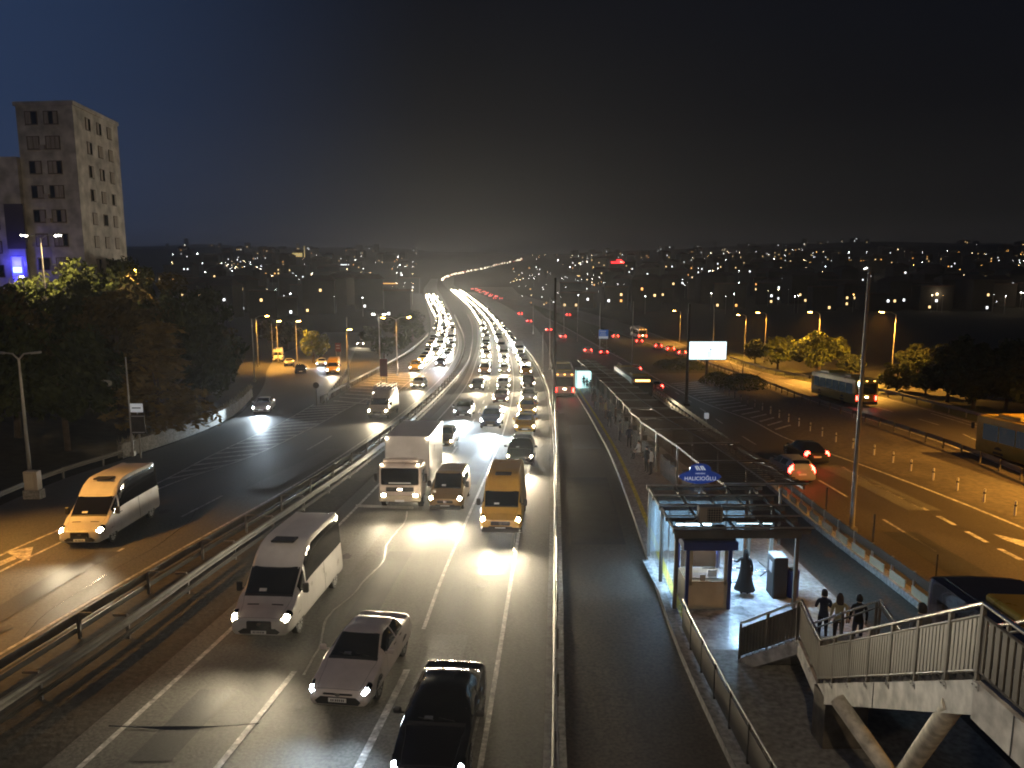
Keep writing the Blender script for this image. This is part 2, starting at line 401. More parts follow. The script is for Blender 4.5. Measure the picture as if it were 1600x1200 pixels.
YN = -20
nose = Y(502, 632)
band('left_road', LEFT_OUT, LC_IN, YN, nose, 0, M['asphalt_left'], 4)
band('left_road', LC_OUT, LC_IN, nose, 900, 0, M['asphalt_left'], 2)
band('side_road', LEFT_OUT, SIDE_R, nose, 250, 0, M['asphalt_left'], 2)
band('median_strip', LC_IN, M_LEFT, YN, 900, -.02, M['soil'], 3)
band('main_road', M_LEFT.off(-.9), M_RIGHT.off(.25), YN, 1000, .012, M['asphalt'], 4)
band('kerb_strip', M_RIGHT.off(.25), BRT_L, YN, 600, .10, M['concrete'], 1, thick=.2)
yp0 = Y(893, 590)
band('bus_lane', BRT_L, PLAT_L, YN, yp0, 0, M['asphalt_bus'], 2)
band('bus_lane', BRT_L, BAR_J.off(-.3), yp0, 520, 0, M['asphalt_bus'], 2)
band('bus_lane', PLAT_R, BAR_J.off(-.3), YN, yp0, 0, M['asphalt_bus'], 2)
band('platform', PLAT_L, PLAT_R, YN, yp0, .25, M['paving'], 3, thick=.4)
band('right_road', BAR_J.off(-.3), RR_R.off(.5), YN, 700, .008, M['asphalt_right'], 3)
yv = Y(1080, 590)
band('verge', RR_R.off(.5), RAIL_L.off(.4), YN, yv + 8, .004, M['verge_paving'], 3)
band('verge', RR_R.off(.5), RAIL_L.off(.4), yv + 8, 420, .004, M['lawn'], 3)
band('bus_road', RAIL_L.off(.4), BUS_R, YN, 600, 0, M['asphalt_right'], 2)
band('verge', BUS_R, BUS_R.off(7), YN, 200, -.03, M['lawn'], 1)

# road paint: each line that can be told apart is one flat painted object
def paint(name, fn, mat='paint'):
    mb = MB(); fn(mb); return tag(mb.build(name, M[mat]), kind='structure')
paint('edge_line', lambda b: stripe(b, M_LEFT, YN, 320, .16, .026))
def f(b):
    for y0, y1 in ((9, 12.8), (Y(340, 1202), Y(460, 1050))): stripe(b, LANE1, y0, y1, .17, .026)
    dashes(b, LANE1, Y(680, 745), 320, 3, 4.5, .15, .026)
paint('lane_line', f)
def f(b):
    stripe(b, LANE2, 8, 11.5, .2, .026); stripe(b, LANE2, Y(560, 1202), Y(636, 1047), .2, .026)
    stripe(b, LANE2, Y(660, 984), 300, .13, .026)
paint('lane_line', f)
paint('edge_line', lambda b: stripe(b, M_RIGHT.off(-1.25), YN, 300, .14, .026))
def wob(C, y0, y1, w, amp, fr):
    mb = MB(); P = []; n = int((y1 - y0) / .35)
    for i in range(n + 1):
        y = y0 + (y1 - y0) * i / n
        x = C(y) + amp * mnoise.noise(Vector((y * fr, 2.2, amp))) + .05 * mnoise.noise(Vector((y * 2.3, 9, 1)))
        ww = w * (.6 + .7 * abs(mnoise.noise(Vector((y * 1.1, 5, 5)))))
        P.append([(x - ww, y, zg(y) + .03), (x + ww, y, zg(y) + .03)])
    return mb.grid(P)
tag(wob(LANE1.off(.05), Y(455, 1056), Y(640, 800), .055, .5, .35).build('sealed_crack', M['seal']), kind='structure')
mb = MB(); P = []
for i in range(41):
    t = i / 40; p = G(170 + 235 * t, 1134 + 5 * math.sin(t * 3.1) - 4 * t, .03)
    w = .02 + .055 * math.exp(-((t - .45) / .2) ** 2)
    P.append([(p.x, p.y - w, p.z), (p.x, p.y + w, p.z)])
tag(mb.grid(P).build('road_crack', M['tar']), kind='structure')
# transverse joint where the truck stands
mb = MB(); mb.grid([[G(556 + i * 5, 788 + .2 * i, .03), G(556 + i * 5, 792 + .2 * i, .03)] for i in range(19)])
tag(mb.build('road_joint', M['seal']), kind='structure')
# left carriageway paint
HA = Curve([(-150, 960), (0, 868), (88, 830), (265, 746), (330, 712), (425, 668), (494, 630)])
HB = Curve([(-150, 985), (0, 893), (88, 851), (265, 757), (380, 718), (480, 672), (540, 640)])
paint('gore_line', lambda b: stripe(b, HA, YN, nose, .16))
paint('gore_line', lambda b: stripe(b, HB, YN, nose + 6, .16))
paint('hatching', lambda b: hatch(b, HA, HB, Y(265, 750), nose - 2, 2.1, .55, 2.2))
HC = Curve([(520, 652), (590, 628), (640, 596), (675, 565), (690, 545)])
paint('hatching', lambda b: hatch(b, LC_OUT.off(.7), HC, nose + 3, Y(660, 545), 3.6, .6, -3))
paint('edge_line', lambda b: stripe(b, HC, nose + 3, 190, .15))
M1 = Curve([(-100, 1000), (82, 915), (193, 857), (283, 808), (347, 775), (480, 703), (560, 656), (640, 604), (682, 565), (697, 535), (696, 510)])
def f(b):
    for a, c in (((82, 915), (193, 857)), ((283, 808), (347, 775)), ((480, 703), (520, 681))): stripe(b, M1, Y(*a), Y(*c), .15)
    dashes(b, M1, Y(570, 648), 300, 3, 5, .15)
paint('lane_line', f)
paint('edge_line', lambda b: stripe(b, LC_IN.off(-.9), YN, 320, .14))
def f(b):
    flat(b, [(-60, 902), (22, 868), (26, 873), (-54, 908)]); flat(b, [(8, 862), (52, 854), (46, 876), (28, 872)])
paint('direction_arrow', f)
# right road paint
RL1 = Curve([(960, 552), (1085, 632), (1160, 682), (1208, 711), (1280, 751), (1324, 777), (1380, 812), (1462, 862), (1560, 925)])
RL2 = Curve([(1230, 695), (1315, 730), (1340, 743), (1412, 780), (1447, 797), (1490, 820), (1542, 848), (1597, 876), (1700, 930)])
def f(b):
    for a, c in (((1380, 812), (1462, 862)), ((1280, 751), (1324, 777)), ((1208, 712), (1222, 720)), ((1160, 682), (1183, 695))): stripe(b, RL1, Y(*c), Y(*a), .15, .02)
    dashes(b, RL1, Y(1130, 662), 260, 3, 5, .14, .02)
paint('lane_line', f)
def f(b):
    for a, c in (((1315, 730), (1329, 738)), ((1340, 743), (1412, 780)), ((1424, 787), (1447, 798)), ((1460, 807), (1490, 821)), ((1508, 831), (1542, 848)), ((1562, 858), (1597, 876))):
        stripe(b, RL2, Y(*c), Y(*a), .26, .02)
paint('lane_line', f)
paint('edge_line', lambda b: stripe(b, RR_R.off(-.1), YN, 330, .2, .02))
def f(b): flat(b, [(1552, 834), (1605, 846), (1605, 856), (1566, 842)], .022)
paint('direction_arrow', f)
paint('hatching', lambda b: hatch(b, RR_R.off(.5), BOLL.off(-.5), Y(1240, 672), Y(1045, 600), 2.4, .5, 2.6, .02))
def f(b):
    stripe(b, BUS_R.off(-.7), YN, 260, .15); stripe(b, BUS_R.off(-1.6), Y(1600, 700), Y(1430, 646), .15); stripe(b, RAIL_L.off(1.1), YN, 260, .15)
paint('edge_line', f)
B1 = Curve([(1700, 745), (1535, 692), (1490, 672), (1400, 645), (1250, 605), (1150, 575)])
paint('lane_line', lambda b: dashes(b, B1, YN, 200, 4, 5, .15))
# yellow tactile strip on the platform edge
ts = MB(); stripe(ts, PLAT_L.off(.55), Y(1100, 1085), yp0 - 1, .22, .262); tag(ts.build('tactile_strip', M['paint_yellow']), kind='structure')
ks = MB(); stripe(ks, PLAT_L.off(.14), 6, yp0 - 1, .24, .258); tag(ks.build('kerb_edge', M['concrete']), kind='structure')
M['asphalt_new'] = noisy('patched_asphalt', (.030, .030, .029), (.048, .047, .045), .8, (.5, .7), .3, fine=13)
M['asphalt_old'] = noisy('pale_patched_asphalt', (.10, .098, .092), (.14, .137, .128), .8, (.5, .7), .3, fine=13)
def patch(C0, C1, u0, u1, y0, y1, mat):
    f0 = lambda y: C0(y) + (C1(y) - C0(y)) * u0; f1 = lambda y: C0(y) + (C1(y) - C0(y)) * u1
    mb = MB(); mb.grid([[(f0(y), y, zg(y) + .02), (f1(y), y, zg(y) + .02)] for y in rows(y0, y1)]); tag(mb.build('road_patch', M[mat]), kind='structure')
patch(LANE1, LANE2, .12, .44, 25.5, 33, 'asphalt_new'); patch(LANE2, M_RIGHT, .1, .4, 19, 24.2, 'asphalt_old'); patch(M_LEFT, LANE1, .3, .62, 17, 20.5, 'asphalt_new')
patch(LANE2, M_RIGHT, .35, .62, 30, 41, 'asphalt_new'); patch(M_LEFT, LANE1, .45, .8, 30, 37, 'asphalt_old'); patch(LANE1, LANE2, .5, .9, 46, 60, 'asphalt_new')
patch(HB, LC_IN, .35, .52, 24, 33, 'asphalt_new'); patch(HB, LC_IN, .6, .8, 45, 58, 'asphalt_old'); patch(RR_L, RR_R, .2, .38, 27, 36, 'asphalt_new'); patch(RR_L, RR_R, .55, .75, 40, 52, 'asphalt_old')
patch(BRT_L, PLAT_L, .12, .8, 34, 48, 'asphalt_new'); patch(BRT_L, PLAT_L, .3, .9, 58, 70, 'asphalt_old')
for C_, y0, y1, w in ((LANE2.off(2.4), 33, 52, .014), (HB.off(4.5), 24, 40, .012)):
    tag(wob(C_, y0, y1, w, .7, .22).build('road_crack', M['tar']), kind='structure')
for i in range(14):
    C_ = (LANE1, LANE2, M_LEFT, HB)[i % 4].off((1.3, 1.5, 1.5, 3.0)[i % 4] + random.uniform(-.5, .5)); y = random.uniform(18, 42); x = C_(y); n = 14; rr = random.uniform(.12, .32)
    mb = MB(); mb.add([(x + rr * math.cos(k * 2 * math.pi / n) * random.uniform(.7, 1.2), y + 1.8 * rr * math.sin(k * 2 * math.pi / n) * random.uniform(.7, 1.2), zg(y + 1.8 * rr * math.sin(k * 2 * math.pi / n)) + .029) for k in range(n)], [tuple(range(n))])
    tag(mb.build('oil_stain', M['oil']), kind='structure')
# ------------------------------------------------------------------ guardrails, kerb fence, bollards
def along(C, y0, y1, step, dz=0.0):
    out = []; y = y0; last = None; acc = 0; want = 0
    n = max(2, int((y1 - y0) / .25)); p = Vector((C(y0), y0, zg(y0) + dz)); out.append(p.copy())
    for i in range(1, n + 1):
        y = y0 + (y1 - y0) * i / n; q = Vector((C(y), y, zg(y) + dz)); acc += (q - p).length; p = q
        if acc >= step: out.append(q.copy()); acc = 0
    return out
def extrude(mb, pts, profile):          # profile: (side, up) pairs swept along pts
    P = []
    for i, p in enumerate(pts):
        d = (pts[min(i + 1, len(pts) - 1)] - pts[max(i - 1, 0)]); d.z = 0; d.normalize()
        s = Vector((d.y, -d.x, 0))
        P.append([p + s * a + Vector((0, 0, b)) for a, b in profile])
    return mb.grid(P)
WBEAM = [(0, .0), (.05, .03), (.05, .10), (0, .14), (0, .17), (.05, .21), (.05, .28), (0, .31), (-.02, .31), (-.02, 0), (0, 0)]
def guardrail(label, C, y0, y1, step=4.0, h=.8, side=1, mat='weathered', block=.0, pmat=None, group=None, top=None, postr=.05, low=False):
    fine = along(C, y0, y1, 2.0); base = fine[0].copy()
    g = thing('guardrail', label, 'guardrail', base, 0, group)
    mb = MB(); extrude(mb, [p - base for p in fine], [(a * side, b + h - .31) for a, b in WBEAM]); mb.build('rail', M[mat], g)
    if low: mb = MB(); extrude(mb, [p - base for p in fine], [(a * side, b * .6 + h - .66) for a, b in WBEAM]); mb.build('lower_rail', M['dark_metal'], g)
    if top:
        mb = MB(); extrude(mb, [p - base for p in fine], [(-.04 - .3 * side, top), (.04 - .3 * side, top), (.04 - .3 * side, top + .08), (-.04 - .3 * side, top + .08), (-.04 - .3 * side, top)]); mb.build('top_rail', M[mat], g)
    pm = MB().box(-.08 * side, 0, h / 2 - .12, postr * 2, postr * 2, h + .24)
    if block: pm.box(-.08 * side - block * side / 2, 0, h + .02, block, .09, .06)
    me = pm.mesh('post', M[pmat or mat]); n = 0
    for p in along(C, y0, y1, step):
        o = link('post', me, g, p - base); n += 1
        o.rotation_euler.z = 0
    return g
guardrail('twin-beam guardrail along the left carriageway side of the median', LC_IN.off(.75), YN + 4, 330, 4, .85, -1, block=.45, group='guardrails of the earth median', low=True)
guardrail('guardrail along the jammed main carriageway side of the earth median', MED_R, YN + 4, 330, 4, .8, 1, block=.45, group='guardrails of the earth median', low=True)
guardrail('low guardrail edging the left slip road below the dark slope', LEFT_OUT.off(-.2), YN + 4, Y(205, 714), 4, .7, 1, mat='brown_metal')
guardrail('pale curved guardrail on the outer edge of the left carriageway beside the hatching', LC_OUT.off(-.3), nose + 1.5, 240, 4, .8, 1)
guardrail('short dark guardrail running from the nose up the side road', SIDE_R.off(.3), nose + 1, Y(536, 588) + 6, 3, .8, -1, mat='dark_metal')
guardrail('steel guardrail between the main carriageway and the bus lane kerb', M_RIGHT.off(.5), YN + 4, 330, 3, .78, -1, group=None)
guardrail('guardrail with close posts between the paved verge and the bus road', RAIL_L, YN + 4, 200, 2.6, .8, 1, mat='brown_metal')
guardrail('guardrail on the far edge of the bus road under the trees', BUS_R.off(.4), Y(1537, 662) - 10, 200, 3.4, .85, -1)

# bus lane fence: slim posts, two rails
def rail_fence(name, label, C, y0, y1, step, h, rails, mat, cat='fence', r=.025):
    fine = along(C, y0, y1, 2.0); base = fine[0].copy(); g = thing(name, label, cat, base)
    for z in rails:
        mb = MB(); mb.path([p - base + Vector((0, 0, z)) for p in fine], r, 5); mb.build('rail', M[mat], g)
    me = MB().tube((0, 0, -.1), (0, 0, h), r * 1.3, None, 6).mesh('post', M[mat])
    for p in along(C, y0, y1, step): link('post', me, g, p - base)
    return g
rail_fence('rail_fence', 'slim steel fence on the kerb between guardrail and bus lane', BRT_L.off(-.25), YN + 4, 150, 2.0, 1.25, (.55, 1.2), 'galv')

# outer barrier of the bus lanes: kerb blocks with reflecting plates, beam and handrail
jy0, jy1 = Y(1560, 1040), Y(965, 575)
fine = along(BAR_J, jy0, jy1, 2); base = fine[0].copy()
g = thing('bus_lane_barrier', 'long barrier with pale plates between the right bus lane and the right road', 'barrier', base)
mb = MB(); extrude(mb, [p - base for p in fine], [(-.22, -.2), (-.22, .28), (.22, .28), (.22, -.2), (-.22, -.2)]); mb.build('kerb', M['concrete'], g)
for s_, h in ((.12, .95), (-.02, 1.12)):
    mb = MB(); extrude(mb, [p - base for p in fine], [(s_ + a, b + h - .31) for a, b in WBEAM]); mb.build('rail', M['dark_metal'], g)
pme = MB().box(0, 0, .6, .08, .08, 1.1).mesh('post', M['galv'])
plm = MB().box(0, 0, .52, .05, 1.25, .34).mesh('plate', M['plate_gold'])
pp = along(BAR_J, jy0, jy1, 1.7)
for i, p in enumerate(pp[:-1]):
    d = pp[i + 1] - p; a = math.atan2(-d.x, d.y)
    link('post', pme, g, p - base, (0, 0, a))
    o = link('plate', plm, g, (p + pp[i + 1]) / 2 - base + Vector((-.18, 0, 0)), (-math.atan(.0525), 0, a))
# bollards of the hatched gore
bm = MB().lathe([(.06, -.1), (.06, .72), (.05, .78), (.015, .8)], 10).mesh('bollard', M['white_post'])
bcol = MB().lathe([(.063, .5), (.063, .6)], 10).mesh('reflector_band', M['dark_metal'])
bl = along(BOLL, Y(1640, 829), Y(1100, 600), 2.55)
for i, p in enumerate(bl):
    o = link('bollard', bm, None, p); link('reflector_band', bcol, o)
    tag(o, ('white bollard, %s of its row counted from the near end' % nth(i)) if nth(i) else 'white bollard at the far end of its row by the hatching', 'bollard', 'bollards along the right road')
# low wall with weeds at the left slip road
wc = LEFT_OUT.off(-.8); wy0, wy1 = Y(205, 714), Y(403, 618)
fine = along(wc, wy0, wy1, 1.5); base = fine[0].copy(); g = thing('retaining_wall', 'low pale retaining wall with dry weeds along the slip road', 'wall', base)
mb = MB(); extrude(mb, [p - base for p in fine], [(.15, -.2), (.12, .95), (-.2, .95), (-.25, -.2)]); mb.build('wall_face', M['concrete'], g)
mb = MB(); extrude(mb, [p - base for p in fine], [(.18, .95), (.18, 1.03), (-.25, 1.03), (-.25, .95), (.18, .95)]); mb.build('coping', M['concrete'], g)
M['straw'] = noisy('dry_weeds', (.16, .14, .09), (.36, .33, .24), 3, (.8, 1), 0)
mb = MB()
for p in along(wc, wy0, wy1, .25):
    for k in range(5):
        q = p + Vector((random.uniform(-.35, .2), random.uniform(-.15, .15), 1.0)); a = random.uniform(0, 3.1); h = random.uniform(.15, .6)
        t = Vector((random.uniform(-.2, .2), random.uniform(-.2, .2), h)); w = Vector((math.cos(a) * .04, math.sin(a) * .04, 0))
        mb.add([q - w, q + w, q + t], [(0, 1, 2)])
tag(mb.build('dry_weeds', M['straw']), 'dry weeds on top of the low pale retaining wall', 'weeds', kind='stuff')

# ------------------------------------------------------------------ vehicles
def cr(p0, p1, p2, p3, t, k=.42):
    m1 = (p2 - p0) * k; m2 = (p3 - p1) * k
    return p1 * (2 * t ** 3 - 3 * t * t + 1) + m1 * (t ** 3 - 2 * t * t + t) + p2 * (-2 * t ** 3 + 3 * t * t) + m2 * (t ** 3 - t * t)
class Surf:
    def __init__(s, st, k=.42):
        s.st = [(y, [Vector((x, y, z)) for x, z in pts]) for y, pts in st]; s.n = len(st); s.m = len(st[0][1]); s.k = k
    def row(s, a):
        i = max(0, min(s.n - 2, int(a))); t = a - i
        g = lambda j: s.st[max(0, min(s.n - 1, j))][1]
        return [cr(g(i - 1)[j], g(i)[j], g(i + 1)[j], g(i + 2)[j], t, s.k) for j in range(s.m)]
    def __call__(s, a, b, row=None):
        r = row or s.row(a); sg = 1
        # b runs -(m-1)..(m-1); 0 is the top centre line, +-(m-1) the underside centre
        if b < 0: sg = -1
        q = (s.m - 1) - abs(b); i = max(0, min(s.m - 2, int(q))); t = q - i
        def g(j):
            if j >= s.m: v = r[2 * (s.m - 1) - j].copy(); v.x = -v.x; return v
            if j < 0: v = r[-j].copy(); v.x = -v.x; return v
            return r[j]
        v = cr(g(i - 1), g(i), g(i + 1), g(i + 2), t, s.k).copy(); v.x *= sg
        return v
    def shell(s, ns, nb):
        mb = MB(); P = []; T = s.m - 1
        for i in range(ns + 1):
            a = (s.n - 1) * i / ns; r = s.row(a)
            P.append([s(a, -T + 2 * T * j / nb, r) for j in range(nb + 1)])
        mb.grid(P)
        for k, rev in ((0, False), (ns, True)):
            o = k * (nb + 1); f_ = tuple(range(o, o + nb)); mb.face(f_ if rev else f_[::-1])
        return mb
    def patch(s, a0, a1, b0, b1, na=6, nb=6, off=.008, mb=None, curve=0.0):
        mb = mb or MB(); P = []
        for i in range(na + 1):
            row = []
            for j in range(nb + 1):
                u = j / nb; a = a0 + (a1 - a0) * i / na + curve * (1 - (2 * u - 1) ** 2)
                b = b0 + (b1 - b0) * u; e = .03
                p = s(a, b); d1 = s(min(a + e, s.n - 1.001), b) - s(max(a - e, 0), b); d2 = s(a, b + e) - s(a, b - e)
                n = d1.cross(d2)
                n = n.normalized() if n.length > 1e-9 else Vector((0, -1, 0))
                c = Vector((0, p.y, .6))
                if n.dot(p - c) < 0: n = -n
                row.append(p + n * off)
            P.append(row)
        return mb.grid(P)

def stations(L, W, H, zb, nose, hood_z, cowl_z, hood, ws, wr, rear, deck=.0, deck_z=0, tail=.35, belt=None, wtop=None):
    f = -L / 2; e = L / 2; w = W / 2; belt = belt or cowl_z
    def st(y, zb_, w_, wb, zbl, wr_, zre, zr): 
        zm = zb_ + (zbl - zb_) * .52
        return (y, [(0, zb_), (w_ * .82, zb_), (w_, zb_ + .14), (w_, zm), (wb, zbl), (wr_, zre), (wr_ * .55, zr - (zr - zre) * .15), (0, zr)])
    out = [st(f, zb + .08, w * .76, w * .72, nose - .08, w * .55, nose - .03, nose),
           st(f + .07, zb, w * .90, w * .87, nose, w * .66, nose + .05, nose + .07),
           st(f + .38, zb, w * .98, w * .94, (nose + hood_z) / 2 + .04, w * .72, hood_z - .04, hood_z - .01),
           st(f + hood * .68, zb, w, w * .965, hood_z + .02, w * .76, hood_z + .06, hood_z + .08),
           st(f + hood, zb, w, w * .965, cowl_z - .05, w * .82, cowl_z - .01, cowl_z + .02),
           st(f + hood + ws, zb, w, w * .955, belt + .01, wr * w, (wtop or H) - .07, (wtop or H) - .025),
           st(f + hood + ws + (.95 if wtop else .7), zb, w, w * .955, belt + .02, wr * w, H - .09, H - (.03 if wtop else 0))]
    if deck > 0:
        out += [st(e - deck - rear, zb, w, w * .95, belt + .04, wr * w * .98, H - .09, H - .035),
                st(e - deck, zb, w, w * .93, deck_z - .04, w * .74, deck_z, deck_z + .025),
                st(e - .18, zb, w * .97, w * .9, deck_z - .06, w * .7, deck_z, deck_z + .02),
                st(e - .04, zb + .06, w * .9, w * .84, deck_z - .12, w * .64, deck_z - .07, deck_z - .05),
                st(e, zb + .16, w * .8, w * .74, deck_z - .22, w * .56, deck_z - .18, deck_z - .16)]
    else:
        out += [st(e - rear - .5, zb, w, w * .955, belt + .04, wr * w, H - .055, H),
                st(e - rear, zb, w, w * .95, belt + .05, wr * w * .98, H - .09, H - .03),
                st(e - tail * .3, zb, w * .97, w * .92, belt, wr * w * .9, belt + (H - belt) * .45, belt + (H - belt) * .5),
                st(e - .03, zb + .05, w * .92, w * .86, belt - .1, w * .7, belt + .02, belt + .05),
                st(e, zb + .15, w * .84, w * .78, belt - .2, w * .62, belt - .12, belt - .1)]
    return out
def boxstations(L, W, H, zb, rnd=.12, front_rake=.12):
    w = W / 2; f = -L / 2; e = L / 2
    def st(y, s, dz, rk=0): return (y, [(0, zb), (w * s * .85, zb), (w * s, zb + .12), (w * s, H * .45), (w * s, H * .72), (w * s * .985, H - .2 - dz), (w * s * .9, H - .05 - dz), (0, H - dz)])
    return [st(f, .93, .25), st(f + .06, .985, .10), st(f + .3, 1, .02), st(f + 1, 1, 0), st(0, 1, 0), st(e - 1, 1, 0), st(e - .25, 1, .02), st(e - .05, .985, .1), st(e, .94, .22)]

TYPES = {   # L, W, H, zb, nose, hood_z, cowl_z, hood, ws, roof_w, rear, deck, deck_z
    'sedan': dict(L=4.6, W=1.79, H=1.44, zb=.19, nose=.60, hood_z=.78, cowl_z=.96, hood=1.32, ws=.78, wr=.66, rear=.72, deck=.62, deck_z=1.03, r=.32, fo=.92, ro=1.02),
    'hatchback': dict(L=4.15, W=1.76, H=1.49, zb=.2, nose=.64, hood_z=.82, cowl_z=1.0, hood=1.1, ws=.78, wr=.68, rear=.45, tail=.5, r=.31, fo=.82, ro=.75),
    'suv': dict(L=4.5, W=1.88, H=1.70, zb=.28, nose=.80, hood_z=1.0, cowl_z=1.15, hood=1.2, ws=.72, wr=.70, rear=.4, tail=.5, r=.36, fo=.88, ro=.85),
    'small_van': dict(L=4.4, W=1.83, H=1.84, zb=.22, nose=.72, hood_z=.95, cowl_z=1.14, hood=1.0, ws=.75, wr=.80, rear=.12, tail=.3, r=.32, fo=.88, ro=.75),
    'minibus': dict(L=6.3, W=2.05, H=2.72, zb=.3, nose=.82, hood_z=1.05, cowl_z=1.34, hood=.95, ws=.80, wtop=2.12, wr=.84, rear=.16, tail=.3, r=.36, fo=1.0, ro=1.15),
    'panel_van': dict(L=5.9, W=2.02, H=2.62, zb=.3, nose=.80, hood_z=1.05, cowl_z=1.34, hood=.72, ws=.62, wtop=2.02, wr=.84, rear=.16, tail=.3, r=.36, fo=.9, ro=1.1)}
MESHC = {}
def cached(key, fn):
    if key not in MESHC: MESHC[key] = fn()
    return MESHC[key]
def make_car(kind, color, head='head_warm', lit=True, detail=2, brake=False, far=False, name=None, sun_hatch=False):
    """one vehicle, front towards -Y, standing on z=0, as an Empty with its parts; detail 0 = far away"""
    t = TYPES[kind]; d = dict(t); [d.pop(k) for k in ('r', 'fo', 'ro')]
    S_ = Surf(stations(**d)); L, Wd, H, r = t['L'], t['W'], t['H'], t['r']; w = Wd / 2; f = -L / 2; e = L / 2
    N = {0: (14, 14), 1: (26, 26), 2: (54, 48)}[detail]
    ck = (kind, detail)
    root = thing(name or kind if kind != 'suv' else 'car', '', '')
    notch = t.get('deck', 0) > 0; van = kind in ('minibus', 'panel_van', 'small_van')
    def part(nm, fn, mats, parent=root, smooth=True, key=None):
        base = cached((ck, key or nm), fn); mats = mats if isinstance(mats, (list, tuple)) else [mats]
        mk = (ck, key or nm, tuple(m_.name for m_ in mats))
        me = cached(mk, lambda: base.mesh(nm, mats, smooth)); return link(nm, me, parent)
    part('body', lambda: S_.shell(*N), M['p_' + color])
    T = 7.0
    ws_b = 1.88 if not van else 1.92
    nb = 10 if detail == 2 else 4
    if detail == 2:
        part('cowl', lambda: S_.patch(3.86, 4.07, -1.95, 1.95, 3, 12, .005, curve=-.05), M['trim'])
        def bonnet():
            mb = MB()
            for s_ in (-1, 1): S_.patch(.9, 3.86, 1.93 * s_, 1.965 * s_, 12, 1, .004, mb)
            S_.patch(.86, .92, -1.96, 1.96, 1, 12, .004, mb)
            return mb
        part('bonnet_seam', bonnet, M['trim'], smooth=False)
        def paper_(): return S_.patch(4.10, 4.22, -.75, -.25, 2, 2, .012)
        part('dashboard_paper', paper_, M['cloth_slate' if kind == 'sedan' else 'paper'])
        if kind == 'minibus':
            def vents():
                mb = MB()
                for s_ in (-1, 1): S_.patch(2.75, 2.95, .5 * s_, 1.5 * s_, 1, 4, .006, mb)
                return mb
            part('bonnet_vent', vents, M['trim'], smooth=False)
    part('windscreen', lambda: S_.patch(4.06 if not van else 4.03, 4.93, -ws_b, ws_b, nb, nb, .008, curve=-.05), M['glass'])
    def sidewin(side, a0, a1, b0=2.12, b1=2.93):
        return lambda: S_.patch(a0, a1, b0 * side, b1 * side, nb, 4, .008)
    for s_ in (-1, 1):
        if kind == 'minibus' or kind == 'panel_van':
            part('side_window', sidewin(s_, 4.34, 4.98, 2.1, 2.96), M['glass'], key='sw%d' % s_)
            if kind == 'minibus': part('side_window', sidewin(s_, 5.15, 8.05, 2.06, 2.86), M['glass'], key='swb%d' % s_)
        elif kind == 'small_van':
            part('side_window', sidewin(s_, 4.4, 5.6), M['glass'], key='sw%d' % s_); part('side_window', sidewin(s_, 5.75, 6.9), M['glass'], key='swb%d' % s_)
        else:
            part('side_window', sidewin(s_, 4.45, 5.78), M['glass'], key='sw%d' % s_)
            part('side_window', sidewin(s_, 5.9, 7.35 if notch else 7.5), M['glass'], key='swb%d' % s_)
    if notch: part('rear_window', lambda: S_.patch(7.12, 7.9, -1.75, 1.75, nb, nb), M['glass'])
    else: part('rear_window', lambda: S_.patch(8.1, 8.9, -1.8, 1.8, nb, nb), M['glass'])
    # lamps sit on the bodywork
    hz = {'sedan': (.45, 1.95), 'hatchback': (.5, 2.0), 'suv': (.5, 1.9), 'small_van': (.6, 2.1), 'minibus': (.6, 2.1), 'panel_van': (.6, 2.05)}[kind]; hb = (2.45, 3.3) if not van else (2.25, 3.35)
    for s_ in (-1, 1):
        hm = M[head] if lit else M['glass']
        if detail == 0:
            def hl(s_=s_):
                zz = t['nose'] - .03; x = s_ * w * .72; mb = MB(); rr = .21
                mb.add([(x + rr * math.cos(i * math.pi / 3), f - .03, zz + rr * math.sin(i * math.pi / 3)) for i in range(6)], [tuple(range(6))]); return mb
            part('headlight', hl, hm, key='hl%d' % s_, smooth=False)
        else:
            def hs(s_=s_):
                x = s_ * w * .73; mb = MB(); S_.patch(hz[0], hz[1], hb[0] * s_, hb[1] * s_, 5, 4, .010, mb); return mb
            o = part('headlight', hs, M['glass'], key='hs%d' % s_)
            def hl(s_=s_):
                mb = MB(); S_.patch(hz[0] + .08, hz[1] - .55, (hb[0] + .1) * s_, (hb[1] - .12) * s_, 3, 3, .018, mb); return mb
            part('lamp', hl, hm, o, key='hl%d' % s_)
        if detail or brake:
            def tl(s_=s_):
                a0, a1 = (8.9, 10.6) if notch else (9.0, 10.6)
                return S_.patch(a0, a1, 1.9 * s_, 3.6 * s_, 3, 3, .012) if not van else MB().box(s_ * w * .84, e - .02, H * .42, .16, .08, H * .22)
            part('tail_light', tl, M['tail' if brake else 'p_maroon'], key='tl%d' % s_)
        if detail:
            def mir(s_=s_):
                y = f + t['hood'] + t['ws'] * .42; z = t['cowl_z'] + .08
                mb = MB(); k = 1.5 if van else 1
                mb.cbox(s_ * (w + .13), y, z + .03 * k, .20, .11, .15 * k * k, .035); mb.box(s_ * (w + .01), y + .02, z - .03, .12, .05, .04); return mb
            part('mirror', mir, M['trim'] if van or color == 'black' else M['p_' + color], key='mir%d' % s_, smooth=False)
